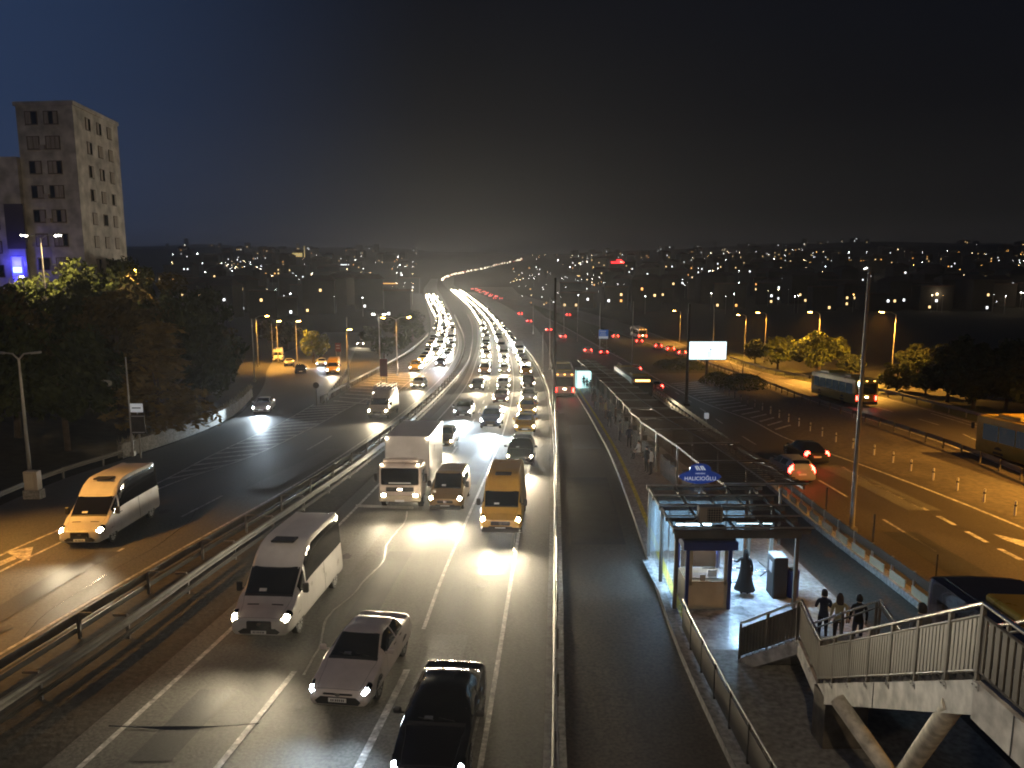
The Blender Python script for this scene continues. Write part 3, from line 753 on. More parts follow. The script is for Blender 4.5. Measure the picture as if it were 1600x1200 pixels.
        for yw, q in ((f + t['fo'], 'f'), (e - t['ro'], 'r')):
            def wh(s_=s_, yw=yw): return MB().wheel((s_ * (w - .10), yw, r), r, .21, 20 if detail == 2 else 10)
            o = part('wheel', wh, M['tyre'], key='wh%s%d' % (q, s_))
            if detail == 2:
                def rim(s_=s_, yw=yw):
                    mb = MB(); x = s_ * (w + .006)
                    for k in range(10):
                        a = 2 * math.pi * k / 10; b = a + .42
                        mb.add([(x, yw + .05 * math.cos(a), r + .05 * math.sin(a)), (x, yw + r * .66 * math.cos(a), r + r * .66 * math.sin(a)), (x, yw + r * .66 * math.cos(b), r + r * .66 * math.sin(b)), (x, yw + .05 * math.cos(b), r + .05 * math.sin(b))], [(0, 1, 2, 3)])
                    return mb
                part('rim', rim, M['rim'], o, key='rim%s%d' % (q, s_), smooth=False)
            if detail:
                def arch(s_=s_, yw=yw):
                    mb = MB(); x = s_ * (w + .004); k = 14; ro = r + .055
                    pts = [(x, yw + ro * math.cos(math.pi * i / k), r + ro * math.sin(math.pi * i / k)) for i in range(k + 1)]
                    pts = [(x, yw + ro, t['zb'] + .02)] + pts + [(x, yw - ro, t['zb'] + .02)]
                    mb.add(pts, [tuple(range(len(pts)))]); return mb
                part('wheel_arch', arch, M['trim'], key='ar%s%d' % (q, s_), smooth=False)
    if detail:
        # grille, lower intake, plate, sill
        def gr():
            mb = MB(); z = t['nose'] - .13 if kind != 'sedan' else t['nose'] - .06
            h = {'sedan': .05, 'hatchback': .10, 'suv': .2, 'small_van': .16, 'minibus': .30, 'panel_van': .2}[kind]; z -= .05 if kind == 'minibus' else 0
            mb.cbox(0, f + .0, z, Wd * (.46 if kind != 'minibus' else .40), .07, h, .03); return mb
        g = part('grille', gr, M['trim'], smooth=False)
        def bars():
            mb = MB(); z = t['nose'] - .13
            for k in range(3): mb.box(0, f - .038, z - .06 + k * .06, Wd * .36, .012, .014)
            return mb
        if kind != 'sedan' and detail == 2: part('grille_bar', bars, M['dark_metal'], g, smooth=False)
        def emb():
            mb = MB(); z = t['nose'] - (.13 if kind != 'sedan' else .06); n = 12
            mb.add([(.075 * math.cos(2 * math.pi * i / n), f - .045, z + .05 * math.sin(2 * math.pi * i / n)) for i in range(n)], [tuple(range(n))]); return mb
        if detail == 2: part('emblem', emb, M['chrome'], g, smooth=False)
        def intake():
            mb = MB(); zc = t['zb'] + (.17 if kind == 'sedan' else .15); hh = .2 if kind == 'sedan' else .17; ww = Wd * (.32 if kind == 'sedan' else .3)
            pts = [(-ww, zc - hh / 2), (ww, zc - hh / 2), (ww * 1.12, zc - hh * .1), (ww * .86, zc + hh / 2), (-ww * .86, zc + hh / 2), (-ww * 1.12, zc - hh * .1)]
            mb.add([(x, f - .03, z) for x, z in pts] + [(x, f + .12, z) for x, z in pts], [tuple(range(6))[::-1]] + [(i, (i + 1) % 6, 6 + (i + 1) % 6, 6 + i) for i in range(6)]); return mb
        part('air_intake', intake, M['trim'], smooth=False)
        pl = part('numberplate', lambda: MB().box(0, f - .045, t['zb'] + (.2 if kind == 'sedan' else .13), .5, .016, .11), M['numberplate'], smooth=False)
        if detail == 2:
            def ink():
                mb = MB(); rn = random.Random(hash(kind) % 99 + 4)
                for k, x in enumerate((-.17, -.115, -.045, .01, .065, .125, .175)): mb.box(x, f - .0555, t['zb'] + (.2 if kind == 'sedan' else .13), .032, .004, .06)
                return mb
            part('plate_character', ink, M['plate_ink'], pl, smooth=False)
        def rpl(): return MB().box(0, e + .012, (t.get('deck_z') or t['cowl_z']) - .38, .5, .016, .11)
        part('rear_plate', rpl, M['numberplate'], smooth=False)
        if van and kind != 'minibus':
            part('bumper', lambda: MB().cbox(0, f + .05, t['zb'] + .06, Wd * .92, .26, .24, .05), M['trim'], smooth=False)
        if detail == 2:
            def doors():
                mb = MB()
                for s_ in (-1, 1):
                    for a in ((4.5, 5.84, 7.0) if not van else (4.3, 5.07, 6.4)):
                        S_.patch(a, a + .012, 2.0 * s_, 5.0 * s_, 1, 12, .003, mb)
                return mb
            part('door_seam', doors, M['trim'], smooth=False)
            def handles():
                mb = MB()
                for s_ in (-1, 1):
                    for a in ((5.55, 6.7) if not van else (4.95, 5.3)):
                        p = S_(a, 3.2 * s_); mb.cbox(p.x + .012 * s_, p.y, p.z, .03, .2, .035, .01)
                return mb
            part('door_handle', handles, M['chrome'] if not van else M['trim'], smooth=False)
            if notch or kind == 'suv':
                def seats():
                    return MB().box(.36, f + t['hood'] + .33, t['cowl_z'] + .115, .22, .02, .12, mat=None)
                def wip():
                    mb = MB()
                    for x in (-.52, .08):
                        a = S_(4.07, -x * 2.2); b = S_(4.16, -(x + .45) * 2.2); mb.tube(a + Vector((0, -.01, .022)), b + Vector((0, -.012, .026)), .009, .007, 5)
                    return mb
                part('wiper', wip, M['trim'], smooth=False)
        if sun_hatch:
            def hatch_():
                mb = MB(); mb.cbox(0, f + t['hood'] + t['ws'] + .8, H + .01, Wd * .40, .55, .07, .02); return mb
            part('roof_hatch', hatch_, M['trim'], smooth=False)
    return root
def place(root, px, py, C=None, L=None, away=False, rz=None, dz=.012, curve_off=None):
    p = G(px, py, dz)
    if rz is None:
        y = p.y; d = (C(y + 2) - C(y - 2)) / 4; rz = math.atan2(-d, 1.0)      # heading along the lane
    if away: rz += math.pi
    # (px, py) is where the near end meets the road: shift by half a length
    c, s = math.cos(rz), math.sin(rz); h = (L or 4.4) / 2 - .15
    v = Vector((0, h, 0)) if not away else Vector((0, -h, 0))
    root.location = (p.x + v.x * c - v.y * s, p.y + v.x * s + v.y * c, 0)
    root.location.z = zg(root.location.y) + dz
    slope = math.atan((zg(root.location.y + 2) - zg(root.location.y - 2)) / 4)
    root.rotation_euler = (slope if not away else -slope, 0, rz)
    return root
BEAM = 1.35
LW = (1, .83, .55); LB = (.72, .88, 1)
def beam(root, kind, energy=900, col=LW, two=False, size=44, down=.6):
    t = TYPES.get(kind, dict(L=7, W=2.3, nose=1.0)); f = -t['L'] / 2 - .12; z = t['nose'] - .02
    for x in ((-t['W'] * .34, t['W'] * .34) if two else (0,)):
        spot('headlight_beam', (x, f, z), (x * 1.05, f - 10, z - 10 * math.tan(R(down))), energy * BEAM / (2 if two else 1), col, size, 1.0, .28, root, 3.0)
def car(kind, color, px, py, C, label, cat='car', head='head_warm', detail=1, away=False, brake=False, group=None, rz=None, energy=900, col=None, two=False, name=None, lit=None, hatch_=False, paper=False, down=.5):
    lit = (not away) if lit is None else lit
    root = make_car(kind, color, head, lit, detail, brake or away, name=name or {'sedan': 'sedan_car', 'hatchback': 'hatchback_car', 'suv': 'suv_car'}.get(kind, kind), sun_hatch=hatch_)
    tag(root, label, cat, group)
    place(root, px, py, C, TYPES[kind]['L'], away, rz)
    if lit: beam(root, kind, energy, col or (LB if 'white' in head else LW), two, down=down)
    if brake:
        l = bpy.data.lights.new('brake_glow', 'POINT'); l.energy = 7; l.color = (1, .05, .03); l.shadow_soft_size = .1
        link('brake_glow', l, root, (0, TYPES[kind]['L'] / 2 + .7, .6))
    return root
ML = Curve([(240, 1200), (420, 1000), (575, 800), (672, 690), (720, 640), (757, 583), (760, 550), (759, 530), (752, 505), (738, 483), (717, 463), (702, 450), (695, 443), (696, 437)])
MC = Curve([(450, 1200), (560, 1040), (640, 880), (690, 790), (760, 672), (782, 625), (788, 575), (785, 550), (779, 530), (768, 508), (748, 484), (727, 465), (708, 451), (700, 443), (701, 437)])
MR = Curve([(695, 1200), (760, 960), (785, 840), (816, 728), (826, 640), (824, 590), (812, 555), (798, 530), (781, 508), (762, 487), (741, 469), (718, 453), (705, 444), (706, 438)])
LL1 = Curve([(-100, 1010), (120, 868), (250, 790), (400, 705), (520, 640), (620, 585), (672, 540), (682, 520), (684, 505), (677, 485), (668, 465), (666, 452), (672, 440)])
LL2 = Curve([(-100, 1080), (250, 850), (440, 740), (594, 652), (660, 596), (692, 555), (700, 530), (698, 508), (690, 482), (679, 464), (672, 452), (677, 441)])

car('minibus', 'white', 408, 1004, ML, 'white minibus with dark windows in the left lane, nearest of the vans', 'minibus', detail=2, two=True, energy=2200, hatch_=True)
car('sedan', 'pearl', 531, 1110, MC, 'pale pinkish sedan with white headlights in the middle lane', head='head_white', detail=2, two=True, energy=1500)
car('sedan', 'black', 668, 1236, MR, 'black sedan cut by the bottom edge of the picture', head='head_white', detail=2, two=True, energy=1500)
car('small_van', 'bronze', 696, 800, MC, 'dark gold small van beside the box truck', 'van', detail=2, two=True, energy=3900, down=.1)
car('panel_van', 'orange_yellow', 782, 838, MR, 'tall orange-yellow van at the head of the right lane', 'van', detail=2, two=True, energy=3900, down=.1, hatch_=True)
car('suv', 'black', 812, 731, MR, 'black car just behind the tall orange-yellow van', detail=2, two=True, energy=3900, down=.1)
car('sedan', 'bronze', 690, 701, ML, 'brownish sedan beyond the box truck', detail=1, energy=4200)
car('suv', 'blue', 766, 671, MC, 'dark blue car alone in the middle lane', head='head_white', detail=1, energy=7000)
car('hatchback', 'grey', 722, 653, ML, 'grey car in the left lane with a pale bluish pool of light', head='head_white', detail=1, energy=7000)
car('sedan', 'yellow', 820, 677, MR, 'yellow taxi right behind the black car', 'taxi', detail=1, energy=4200)
car('hatchback', 'yellow', 824, 650, MR, 'second yellow taxi in the right lane', 'taxi', detail=1, energy=4200)
car('hatchback', 'beige', 826, 630, MR, 'beige car behind the two yellow taxis', detail=1, energy=4200)
car('sedan', 'maroon', 782, 631, MC, 'maroon car behind the dark blue car', detail=1, energy=4200)
car('hatchback', 'grey', 745, 611, ML, 'grey hatchback with a long light streak before it on the median side', detail=1, energy=3000)
car('sedan', 'white', 786, 609, MC, 'white sedan tucked behind the maroon car', detail=1, energy=4200)
car('suv', 'black', 825, 608, MR, 'dark car at the bend of the kerb line, behind the beige car', detail=1, energy=4200)
car('small_van', 'bronze', 757, 586, ML, 'tall brown van on the median side in the jam', 'van', detail=1, energy=4200)
car('sedan', 'silver', 788, 584, MC, 'silver sedan next to the tall brown van', detail=1, energy=4200)
car('sedan', 'yellow', 822, 586, MR, 'third yellow taxi, farthest of the taxis in the right lane', 'taxi', detail=1, energy=4200)
# left carriageway and slip road
car('minibus', 'white', 128, 857, LL1, 'pale minibus lit yellow by a street lamp on the left carriageway', 'minibus', detail=2, two=True, energy=1800, hatch_=True)
car('sedan', 'white', 408, 646, LEFT_OUT.off(4), 'car with bluish headlights coming down the slip road', head='head_white', detail=1, energy=5500)
car('sedan', 'silver', 652, 608, LL1, 'silver sedan in the outer lane behind the laden van', detail=1, energy=4200)
car('small_van', 'bus_yellow', 648, 581, LL1, 'yellowish van behind the silver sedan on the left carriageway', 'van', detail=1, energy=4200)
car('hatchback', 'blue', 688, 573, LL2, 'dark car with icy white headlights beside the median curve', head='head_white', detail=1, energy=9000)
r_ = car('panel_van', 'beige', 590, 655, LL2, 'pale van with a loaded ladder frame on the left carriageway', 'van', detail=1, energy=2800)
mb = MB()
for z in (2.66, 3.0):
    for x in (-.9, -.45, 0, .45, .9): mb.tube((x, -.9, z), (x, 2.7, z + .1), .035, None, 5)
for y in (-.6, .6, 1.8, 2.7):
    mb.tube((-.95, y, 2.66), (.95, y, 2.66), .035, None, 5)
    for x in (-.9, .9): mb.tube((x, y, 2.5), (x, y, 3.1), .03, None, 5)
mb.build('roof_load', M['galv'], r_)
car('panel_van', 'yellow', 520, 586, SIDE_R.off(-4), 'yellow van waiting where the side road joins', 'van', detail=1, energy=2500)
car('sedan', 'white', 502, 573, SIDE_R.off(-8), 'white car with glaring headlights beside the yellow van on the side road', head='head_white', detail=1, energy=1500)
car('sedan', 'navy', 470, 584, LEFT_OUT.off(5), 'unlit dark car parked at the side road kerb', detail=1, lit=False)
car('sedan', 'grey', 452, 573, LEFT_OUT.off(4), 'unlit grey car parked behind the dark parked car', detail=1, lit=False)
car('panel_van', 'white', 434, 566, LEFT_OUT.off(3), 'pale van parked farthest up the side road', 'van', detail=1, lit=False)
car('hatchback', 'grey', 563, 541, SIDE_R.off(2), 'lone car with twin warm headlights coming up the dark side road', detail=1, energy=3500)
# away on the right road
RRC = Curve([(850, 507), (900, 534), (990, 585), (1110, 650), (1200, 700), (1268, 738), (1420, 820)])
car('sedan', 'black', 1276, 728, RRC, 'black sedan with red brake lights on the right road', detail=2, away=True, brake=True)
car('hatchback', 'silver', 1252, 756, RRC, 'pale hatchback braking beside the black sedan, nearer the barrier', detail=2, away=True, brake=True)
for px, py, c, lb in ((994, 584, 'silver', 'silver car braking beside the bus with the amber sign'), (1026, 614, 'maroon', 'dark red car just past the bus with the amber sign'),
                      (919, 553, 'white', 'white car with tail lights, left of a pair on the right road'), (944, 556, 'maroon', 'dark car with red lights, right of a pair on the right road'),
                      (880, 530, 'white', 'white car seen beside the dark mast on the right road'), (858, 519, 'red', 'reddish car left of the dark mast on the right road'),
                      (827, 505, 'red', 'tail-lit car far down the right road, third beyond the mast'), (813, 493, 'silver', 'tail-lit car far down the right road, fourth beyond the mast')):
    car('sedan', c, px, py, RRC, lb, detail=1, away=True, brake=True)
RBC = Curve([(840, 473), (900, 490), (960, 508), (1050, 540), (1120, 565), (1200, 592), (1330, 632), (1600, 705)])
for px, py, c, lb in ((962, 530, 'white', 'pale car beside the small blue direction sign'), (1029, 546, 'beige', 'light car on the far road below the trees, nearest the billboard but two'),
                      (1048, 551, 'yellow', 'yellow car on the far road, left of the billboard'), (1066, 557, 'grey', 'car with amber lights just left of the billboard'),
                      (888, 495, 'white', 'white car far along the bus road, right of the mast'), (999, 538, 'bus_yellow', 'yellowish car next to the far red-lit bus')):
    car('hatchback', c, px, py, RBC, lb, detail=1, away=True, brake=True)

# box truck
def make_truck():
    root = thing('box_truck', 'pale box truck with four corner marker lamps beside the median', 'truck'); f = -4.3
    s = Surf(boxstations(1.9, 2.3, 2.55, .55)); 
    o = s.shell(24, 30).build('cab', M['p_bus_white'], root, True); o.location = (0, f + .95, 0)
    MB().cbox(0, 1.25, 2.25, 2.5, 6.1, 2.75, .04).build('cargo_box', M['p_white'], root)
    for x in (-1.24, 1.24):
        for z in (.93, 3.58): MB().box(x, 1.25, z, .06, 6.12, .09).build('edge_rail', M['galv'], root)
    for y in (-1.82, 4.32):
        for x in (-1.24, 1.24): MB().box(x, y, 2.25, .06, .06, 2.75).build('corner_post', M['galv'], root)
    MB().box(0, .6, .72, .9, 7.6, .28).build('chassis', M['trim'], root)
    MB().cbox(0, f - .0, 1.85, 2.04, .08, .92, .05).build('windscreen', M['glass'], root)
    MB().cbox(.0, f - .045, 1.50, 1.2, .012, .05, .005).build('dashboard_tray', M['paper'], root)
    mb = MB(); mb.box(0, f - .03, 1.15, 1.5, .06, .22); g = mb.build('grille', M['trim'], root)
    mb = MB(); mb.cbox(0, f - .055, 1.15, .26, .03, .10, .03); mb.build('badge', M['marker'], g)
    MB().cbox(0, f + .02, .66, 2.25, .3, .36, .06).build('bumper', M['p_beige'], root)
    MB().cbox(0, f + .45, 2.66, 1.9, .5, .22, .08).build('roof_visor', M['p_bus_white'], root)
    for sd in (-1, 1):
        h = MB().cbox(sd * .86, f - .10, .86, .34, .1, .2, .04).build('headlight', M['glass'], root)
        MB().cbox(sd * .86, f - .15, .86, .24, .03, .15, .03).build('lamp', M['head_warm'], h)
        MB().cbox(sd * .98, f + .02, 2.5, .12, .08, .08, .02).build('marker_lamp', M['marker'], root)
        MB().cbox(sd * 1.17, -1.86, 3.5, .12, .08, .1, .02).build('marker_lamp', M['marker'], root)
        MB().cbox(sd * 1.36, f + .22, 1.75, .16, .12, .46, .03).build('mirror', M['trim'], root)
        MB().tube((sd * 1.14, f + .3, 1.95), (sd * 1.36, f + .22, 1.95), .02).build('mirror_arm', M['trim'], root)
        MB().grid([[(sd * 1.158, f + .45 + a, z) for a in (0, .85)] for z in (1.4, 2.1)]).build('side_window', M['glass'], root)
        for y in (f + .95, 2.6):
            wl = MB().wheel((sd * 1.0, y, .44), .44, .28, 18).build('wheel', M['tyre'], root)
            MB().lathe([(.2, 0), (.2, .02), (.05, .04)], 10).build('hub', M['rim'], wl).matrix_local = Matrix.Translation((sd * 1.145, y, .44)) @ Matrix.Rotation(R(90) * sd, 4, 'Y')
        MB().box(sd * 1.1, .3, .66, .06, 3.0, .34).build('side_guard', M['galv'], root)
    MB().box(0, f - .14, .55, .5, .02, .11).build('numberplate', M['numberplate'], root)
    return root
tk = place(make_truck(), 626, 796, ML, 8.6)
for x in (-.86, .86): spot('headlight_beam', (x, -4.55, .86), (x, -14, .83), 1650, LW, 44, 1.0, .28, tk, 3.0)
M['rim'].use_backface_culling = False

# city buses
def make_bus(label, length=12.0, body='bus_yellow', roof='bus_yellow', rear_view=False, front_lit=True, name='city_bus', inside=False, dark_roof=False):
    root = thing(name, label, 'bus'); L = length; f = -L / 2; Wd = 2.55; H = 3.1
    s = Surf(boxstations(L, Wd, H, .32)); s.shell(40, 36).build('body', M['p_' + body], root, True)
    for sd in (-1, 1):
        n = max(4, int(L / 2)); st = (L - 1.4) / n
        for i in range(n):
            y = f + .8 + i * st
            MB().grid([[(sd * (Wd / 2 + .012 - (.005 if z > 2 else 0)), y + a, z) for z in (1.35, 2.5)] for a in (.04, st - .06)]).build('side_window', M['bus_glass' if inside else 'glass'], root)
        for y in (f + 2.6, L / 2 - 3.2) + ((0.4,) if L > 15 else ()):
            MB().wheel((sd * 1.12, y, .48), .48, .3, 16).build('wheel', M['tyre'], root)
            mb = MB(); k = 12; mb.add([(sd * (Wd / 2 + .01), y + .56 * math.cos(math.pi * i / k), .48 + .56 * math.sin(math.pi * i / k)) for i in range(k + 1)], [tuple(range(k + 1))]); mb.build('wheel_arch', M['trim'], root)
    MB().cbox(0, f + .0, 1.72, 2.26, .09, 1.5, .06).build('windscreen', M['glass'], root)
    d = MB().cbox(0, f - .01, 2.72, 1.9, .1, .3, .03).build('display_box', M['trim'], root)
    MB().box(0, f - .066, 2.72, 1.6, .01, .2).build('destination_display', M['amber_lens'], d)
    for sd in (-1, 1):
        MB().cbox(sd * .95, f - .02, .75, .3, .08, .18, .03).build('headlight', M['head_warm' if front_lit else 'glass'], root)
        MB().cbox(sd * 1.05, L / 2 + .0, 1.0, .16, .08, .5, .03).build('tail_light', M['tail' if rear_view else 'p_maroon'], root)
        MB().cbox(sd * .85, L / 2 - .02, 2.86, .2, .08, .08, .02).build('roof_lamp', M['amber_lens' if rear_view else 'p_maroon'], root)
        MB().cbox(sd * 1.45, f - .1, 2.2, .2, .16, .45, .04).build('mirror', M['trim'], root)
    MB().cbox(0, L / 2 - .02, 2.86, .2, .08, .08, .02).build('roof_lamp', M['amber_lens' if rear_view else 'p_maroon'], root)
    MB().box(0, L / 2 + .0, 2.0, 2.1, .06, 1.15).build('rear_window', M['glass'], root)
    MB().cbox(0, L / 2 - .01, .45, 2.4, .16, .34, .04).build('rear_bumper', M['trim'], root)
    MB().box(0, L / 2 + .02, 1.0, .52, .03, .13).build('numberplate', M['numberplate'], root)
    if rear_view: MB().cbox(0, L / 2 + .05, 1.12, .34, .05, .1, .02).build('plate_lamp', M['marker'], root)
    MB().cbox(0, 0, H + .0, 2.1, L - 1.2, .07, .03).build('roof_panel', M['p_navy' if dark_roof else 'p_' + roof], root)
    MB().cbox(0, f + 3.0, H + .1, 1.8, 2.4, .26, .06).build('roof_unit', M['p_' + roof], root)
    MB().cbox(0, L / 2 - 3.0, H + .09, 1.6, 1.6, .22, .06).build('roof_unit', M['p_' + roof], root)
    return root
M['bus_glass'] = newmat('lit_bus_window', (.02, .025, .03), .06, emit=(.45, .65, .8), es=.025)
M['p_bus_pink'] = newmat('paint_bus_pink', (.55, .36, .27), .35, coat=.4)
BLC = Curve([(876, 560), (882, 622), (910, 760), (950, 900), (1010, 1200)])
b = make_bus('bus seen from behind in the left bus lane at the platform', 18, 'bus_pink', 'bus_yellow', rear_view=True, front_lit=False)
place(b, 882, 622, BLC, 18, away=True, dz=0)
BRC = Curve([(950, 570), (1005, 616), (1090, 680), (1180, 740), (1300, 830), (1420, 930)])
b = make_bus('oncoming bus with amber destination sign and one bright headlight', 18, 'grey', 'bus_yellow')
place(b, 1003, 632, BRC, 18, dz=0)
spot('headlight_beam', (.95, -9.15, .75), (1.3, -19, -.3), 1500, LW, 34, 1.0, .1, b, 2.0)
b = make_bus('yellow bus with lit blue windows alone on the bus road', 12, 'bus_yellow', 'bus_yellow', rear_view=True, front_lit=False, inside=True)
place(b, 1352, 636, RBC, 12, away=True, dz=0)
MB().box(.7, 6.05, 2.55, .5, .06, .45).build('route_display', M['tube'], b)
b = make_bus('yellow bus cut by the right edge of the picture on the bus road', 12, 'bus_yellow', 'bus_yellow', rear_view=True, front_lit=False, inside=True)
place(b, 1752, 770, RBC, 12, away=True, dz=0)
b = make_bus('far bus with red tail lights on the road below the hillside', 12, 'bus_white', 'bus_white', rear_view=True, front_lit=False)
place(b, 1004, 530, RBC, 12, away=True, dz=0)
b = make_bus('yellow-roofed bus passing in the right bus lane behind the stairs', 12, 'navy', 'bus_yellow', front_lit=False, dark_roof=True)
b.location = (13.3, 15.6, zg(15.6)); b.rotation_euler = (math.atan(-.0525), 0, math.atan2(-(BRC(20) - BRC(16)) / 4, 1))

# the jam beyond: one car copied along every lane
def jam(C, y0, y1, gap, label, group, white=.12, heads=True, limit=999, brakes=False):
    n = 0; y = y0
    while y < y1 and n < limit:
        g_ = random.choice(PROTO_AWAY if brakes else PROTO if y < 230 else PROTO_FAR)
        o = copy_tree(g_); tag(o, label, 'car', group)
        x = C(y) + random.uniform(-.25, .25); d = (C(y + 2) - C(y - 2)) / 4
        sl = math.atan((zg(y + 2) - zg(y - 2)) / 4)
        o.location = (x, y, zg(y) + .015); o.rotation_euler = (sl if not brakes else -sl, 0, math.atan2(-d, 1) + (math.pi if brakes else 0))
        if y < 620 and not brakes: beam(o, 'sedan', 1500 + 1.6 * y, LW if random.random() > .2 else LB)
        y += random.uniform(*gap) * (1 if y < 230 else 1.35); n += 1
    return n
PROTO, PROTO_AWAY = [], []
for kind, color in (('sedan', 'silver'), ('hatchback', 'white'), ('suv', 'grey'), ('small_van', 'beige'), ('sedan', 'black'), ('minibus', 'white'), ('hatchback', 'yellow'), ('sedan', 'bronze')):
    PROTO.append(make_car(kind, color, 'head_jam' if color not in ('white', 'black') or kind == 'minibus' else 'head_jam_white', True, 0, name='car'))
for kind, color in (('sedan', 'silver'), ('hatchback', 'grey'), ('suv', 'white')):
    PROTO_AWAY.append(make_car(kind, color, 'head_jam', False, 0, True, name='car'))
for p_ in PROTO_AWAY:
    for ch in KIDS[p_.name]:
        if ch.name.startswith('tail_light'):
            me = ch.data.copy(); me.materials[0] = M['tail_far']; ch.data = me
PROTO_FAR = [make_car(k_, c_, 'head_dim', True, 0, name='car') for k_, c_ in (('sedan', 'silver'), ('hatchback', 'white'), ('suv', 'grey'), ('small_van', 'beige'), ('sedan', 'black'))]
bpy.context.view_layer.update()
def yend(C, px, py): return Y(px, py)
y1 = Y(770, 562)
JL = 'far headlight-lit car in the jam filling the main carriageway'; JG = 'cars jammed on the main carriageway'
n1 = sum(jam(C, Y(*a), 640, (7.2, 10.5), JL, JG) for C, a in ((ML, (759, 560)), (MC, (788, 566)), (MR, (817, 572))))
JL2 = 'far headlight-lit car in the jam on the left carriageway'; JG2 = 'cars jammed on the left carriageway'
LL0 = Curve([(640, 590), (662, 565), (674, 540), (682, 520), (684, 505), (677, 485), (668, 465), (666, 452), (672, 440)])
LLm = Curve([(680, 590), (700, 556), (706, 535), (705, 515), (700, 497), (690, 478), (680, 463), (674, 452), (678, 441)])
LLc = Curve([(660, 590), (681, 560), (690, 537), (694, 517), (692, 501), (684, 481), (674, 464), (669, 452), (675, 440)])
n2 = sum(jam(C, Y(*a), 560, (8, 13), JL2, JG2) for C, a in ((LL0, (661, 566)), (LLm, (697, 560)), (LLc, (678, 556))))
RR2 = Curve([(735, 452), (760, 462), (790, 476), (840, 502), (900, 540), (960, 570)]); RR3 = RR2.off(3.4)
n3 = sum(jam(C, Y(768, 468), Y(724, 452.5), (12, 26), 'far car with red tail lights queueing on the right road', 'cars queueing away on the right road', brakes=True) for C in (RR2, RR3))
for p_ in PROTO + PROTO_AWAY + PROTO_FAR:
    for c in KIDS.pop(p_.name):
        bpy.data.objects.remove(c)
    bpy.data.objects.remove(p_)
print('jam', n1, n2, n3)
# the thread of headlights climbing the far slope: nobody could count it
mb = MB(); rn = random.Random(3)
FAR = [(690, 440), (693, 436), (702, 432), (716, 428), (734, 424), (756, 420), (778, 414), (800, 409), (816, 406)]
for i in range(len(FAR) - 1):
    for k in range(15):
        t = rn.random(); px = FAR[i][0] + (FAR[i + 1][0] - FAR[i][0]) * t; py = FAR[i][1] + (FAR[i + 1][1] - FAR[i][1]) * t + rn.uniform(-1.0, 1.4)
        p = GT(px, py); d = p.y; r = d * .00045 * rn.uniform(.4, 1.25)
        mb.cur = 1 if rn.random() < .16 else 0
        mb.add([(p.x + r * math.cos(a * math.pi / 3), p.y, p.z + .8 + r + r * math.sin(a * math.pi / 3)) for a in range(6)] + [(p.x, p.y - r * .6, p.z + .8 + r)], [(a, (a + 1) % 6, 6) for a in range(6)])
M['far_head'] = glow('far_headlights', (1, .86, .62), 9, False); M['far_tail'] = glow('far_taillights', (1, .1, .06), 3, False)
tag(mb.build('distant_traffic', [M['far_head'], M['far_tail']]), 'thread of tiny headlights climbing the far hill', 'traffic', kind='stuff')
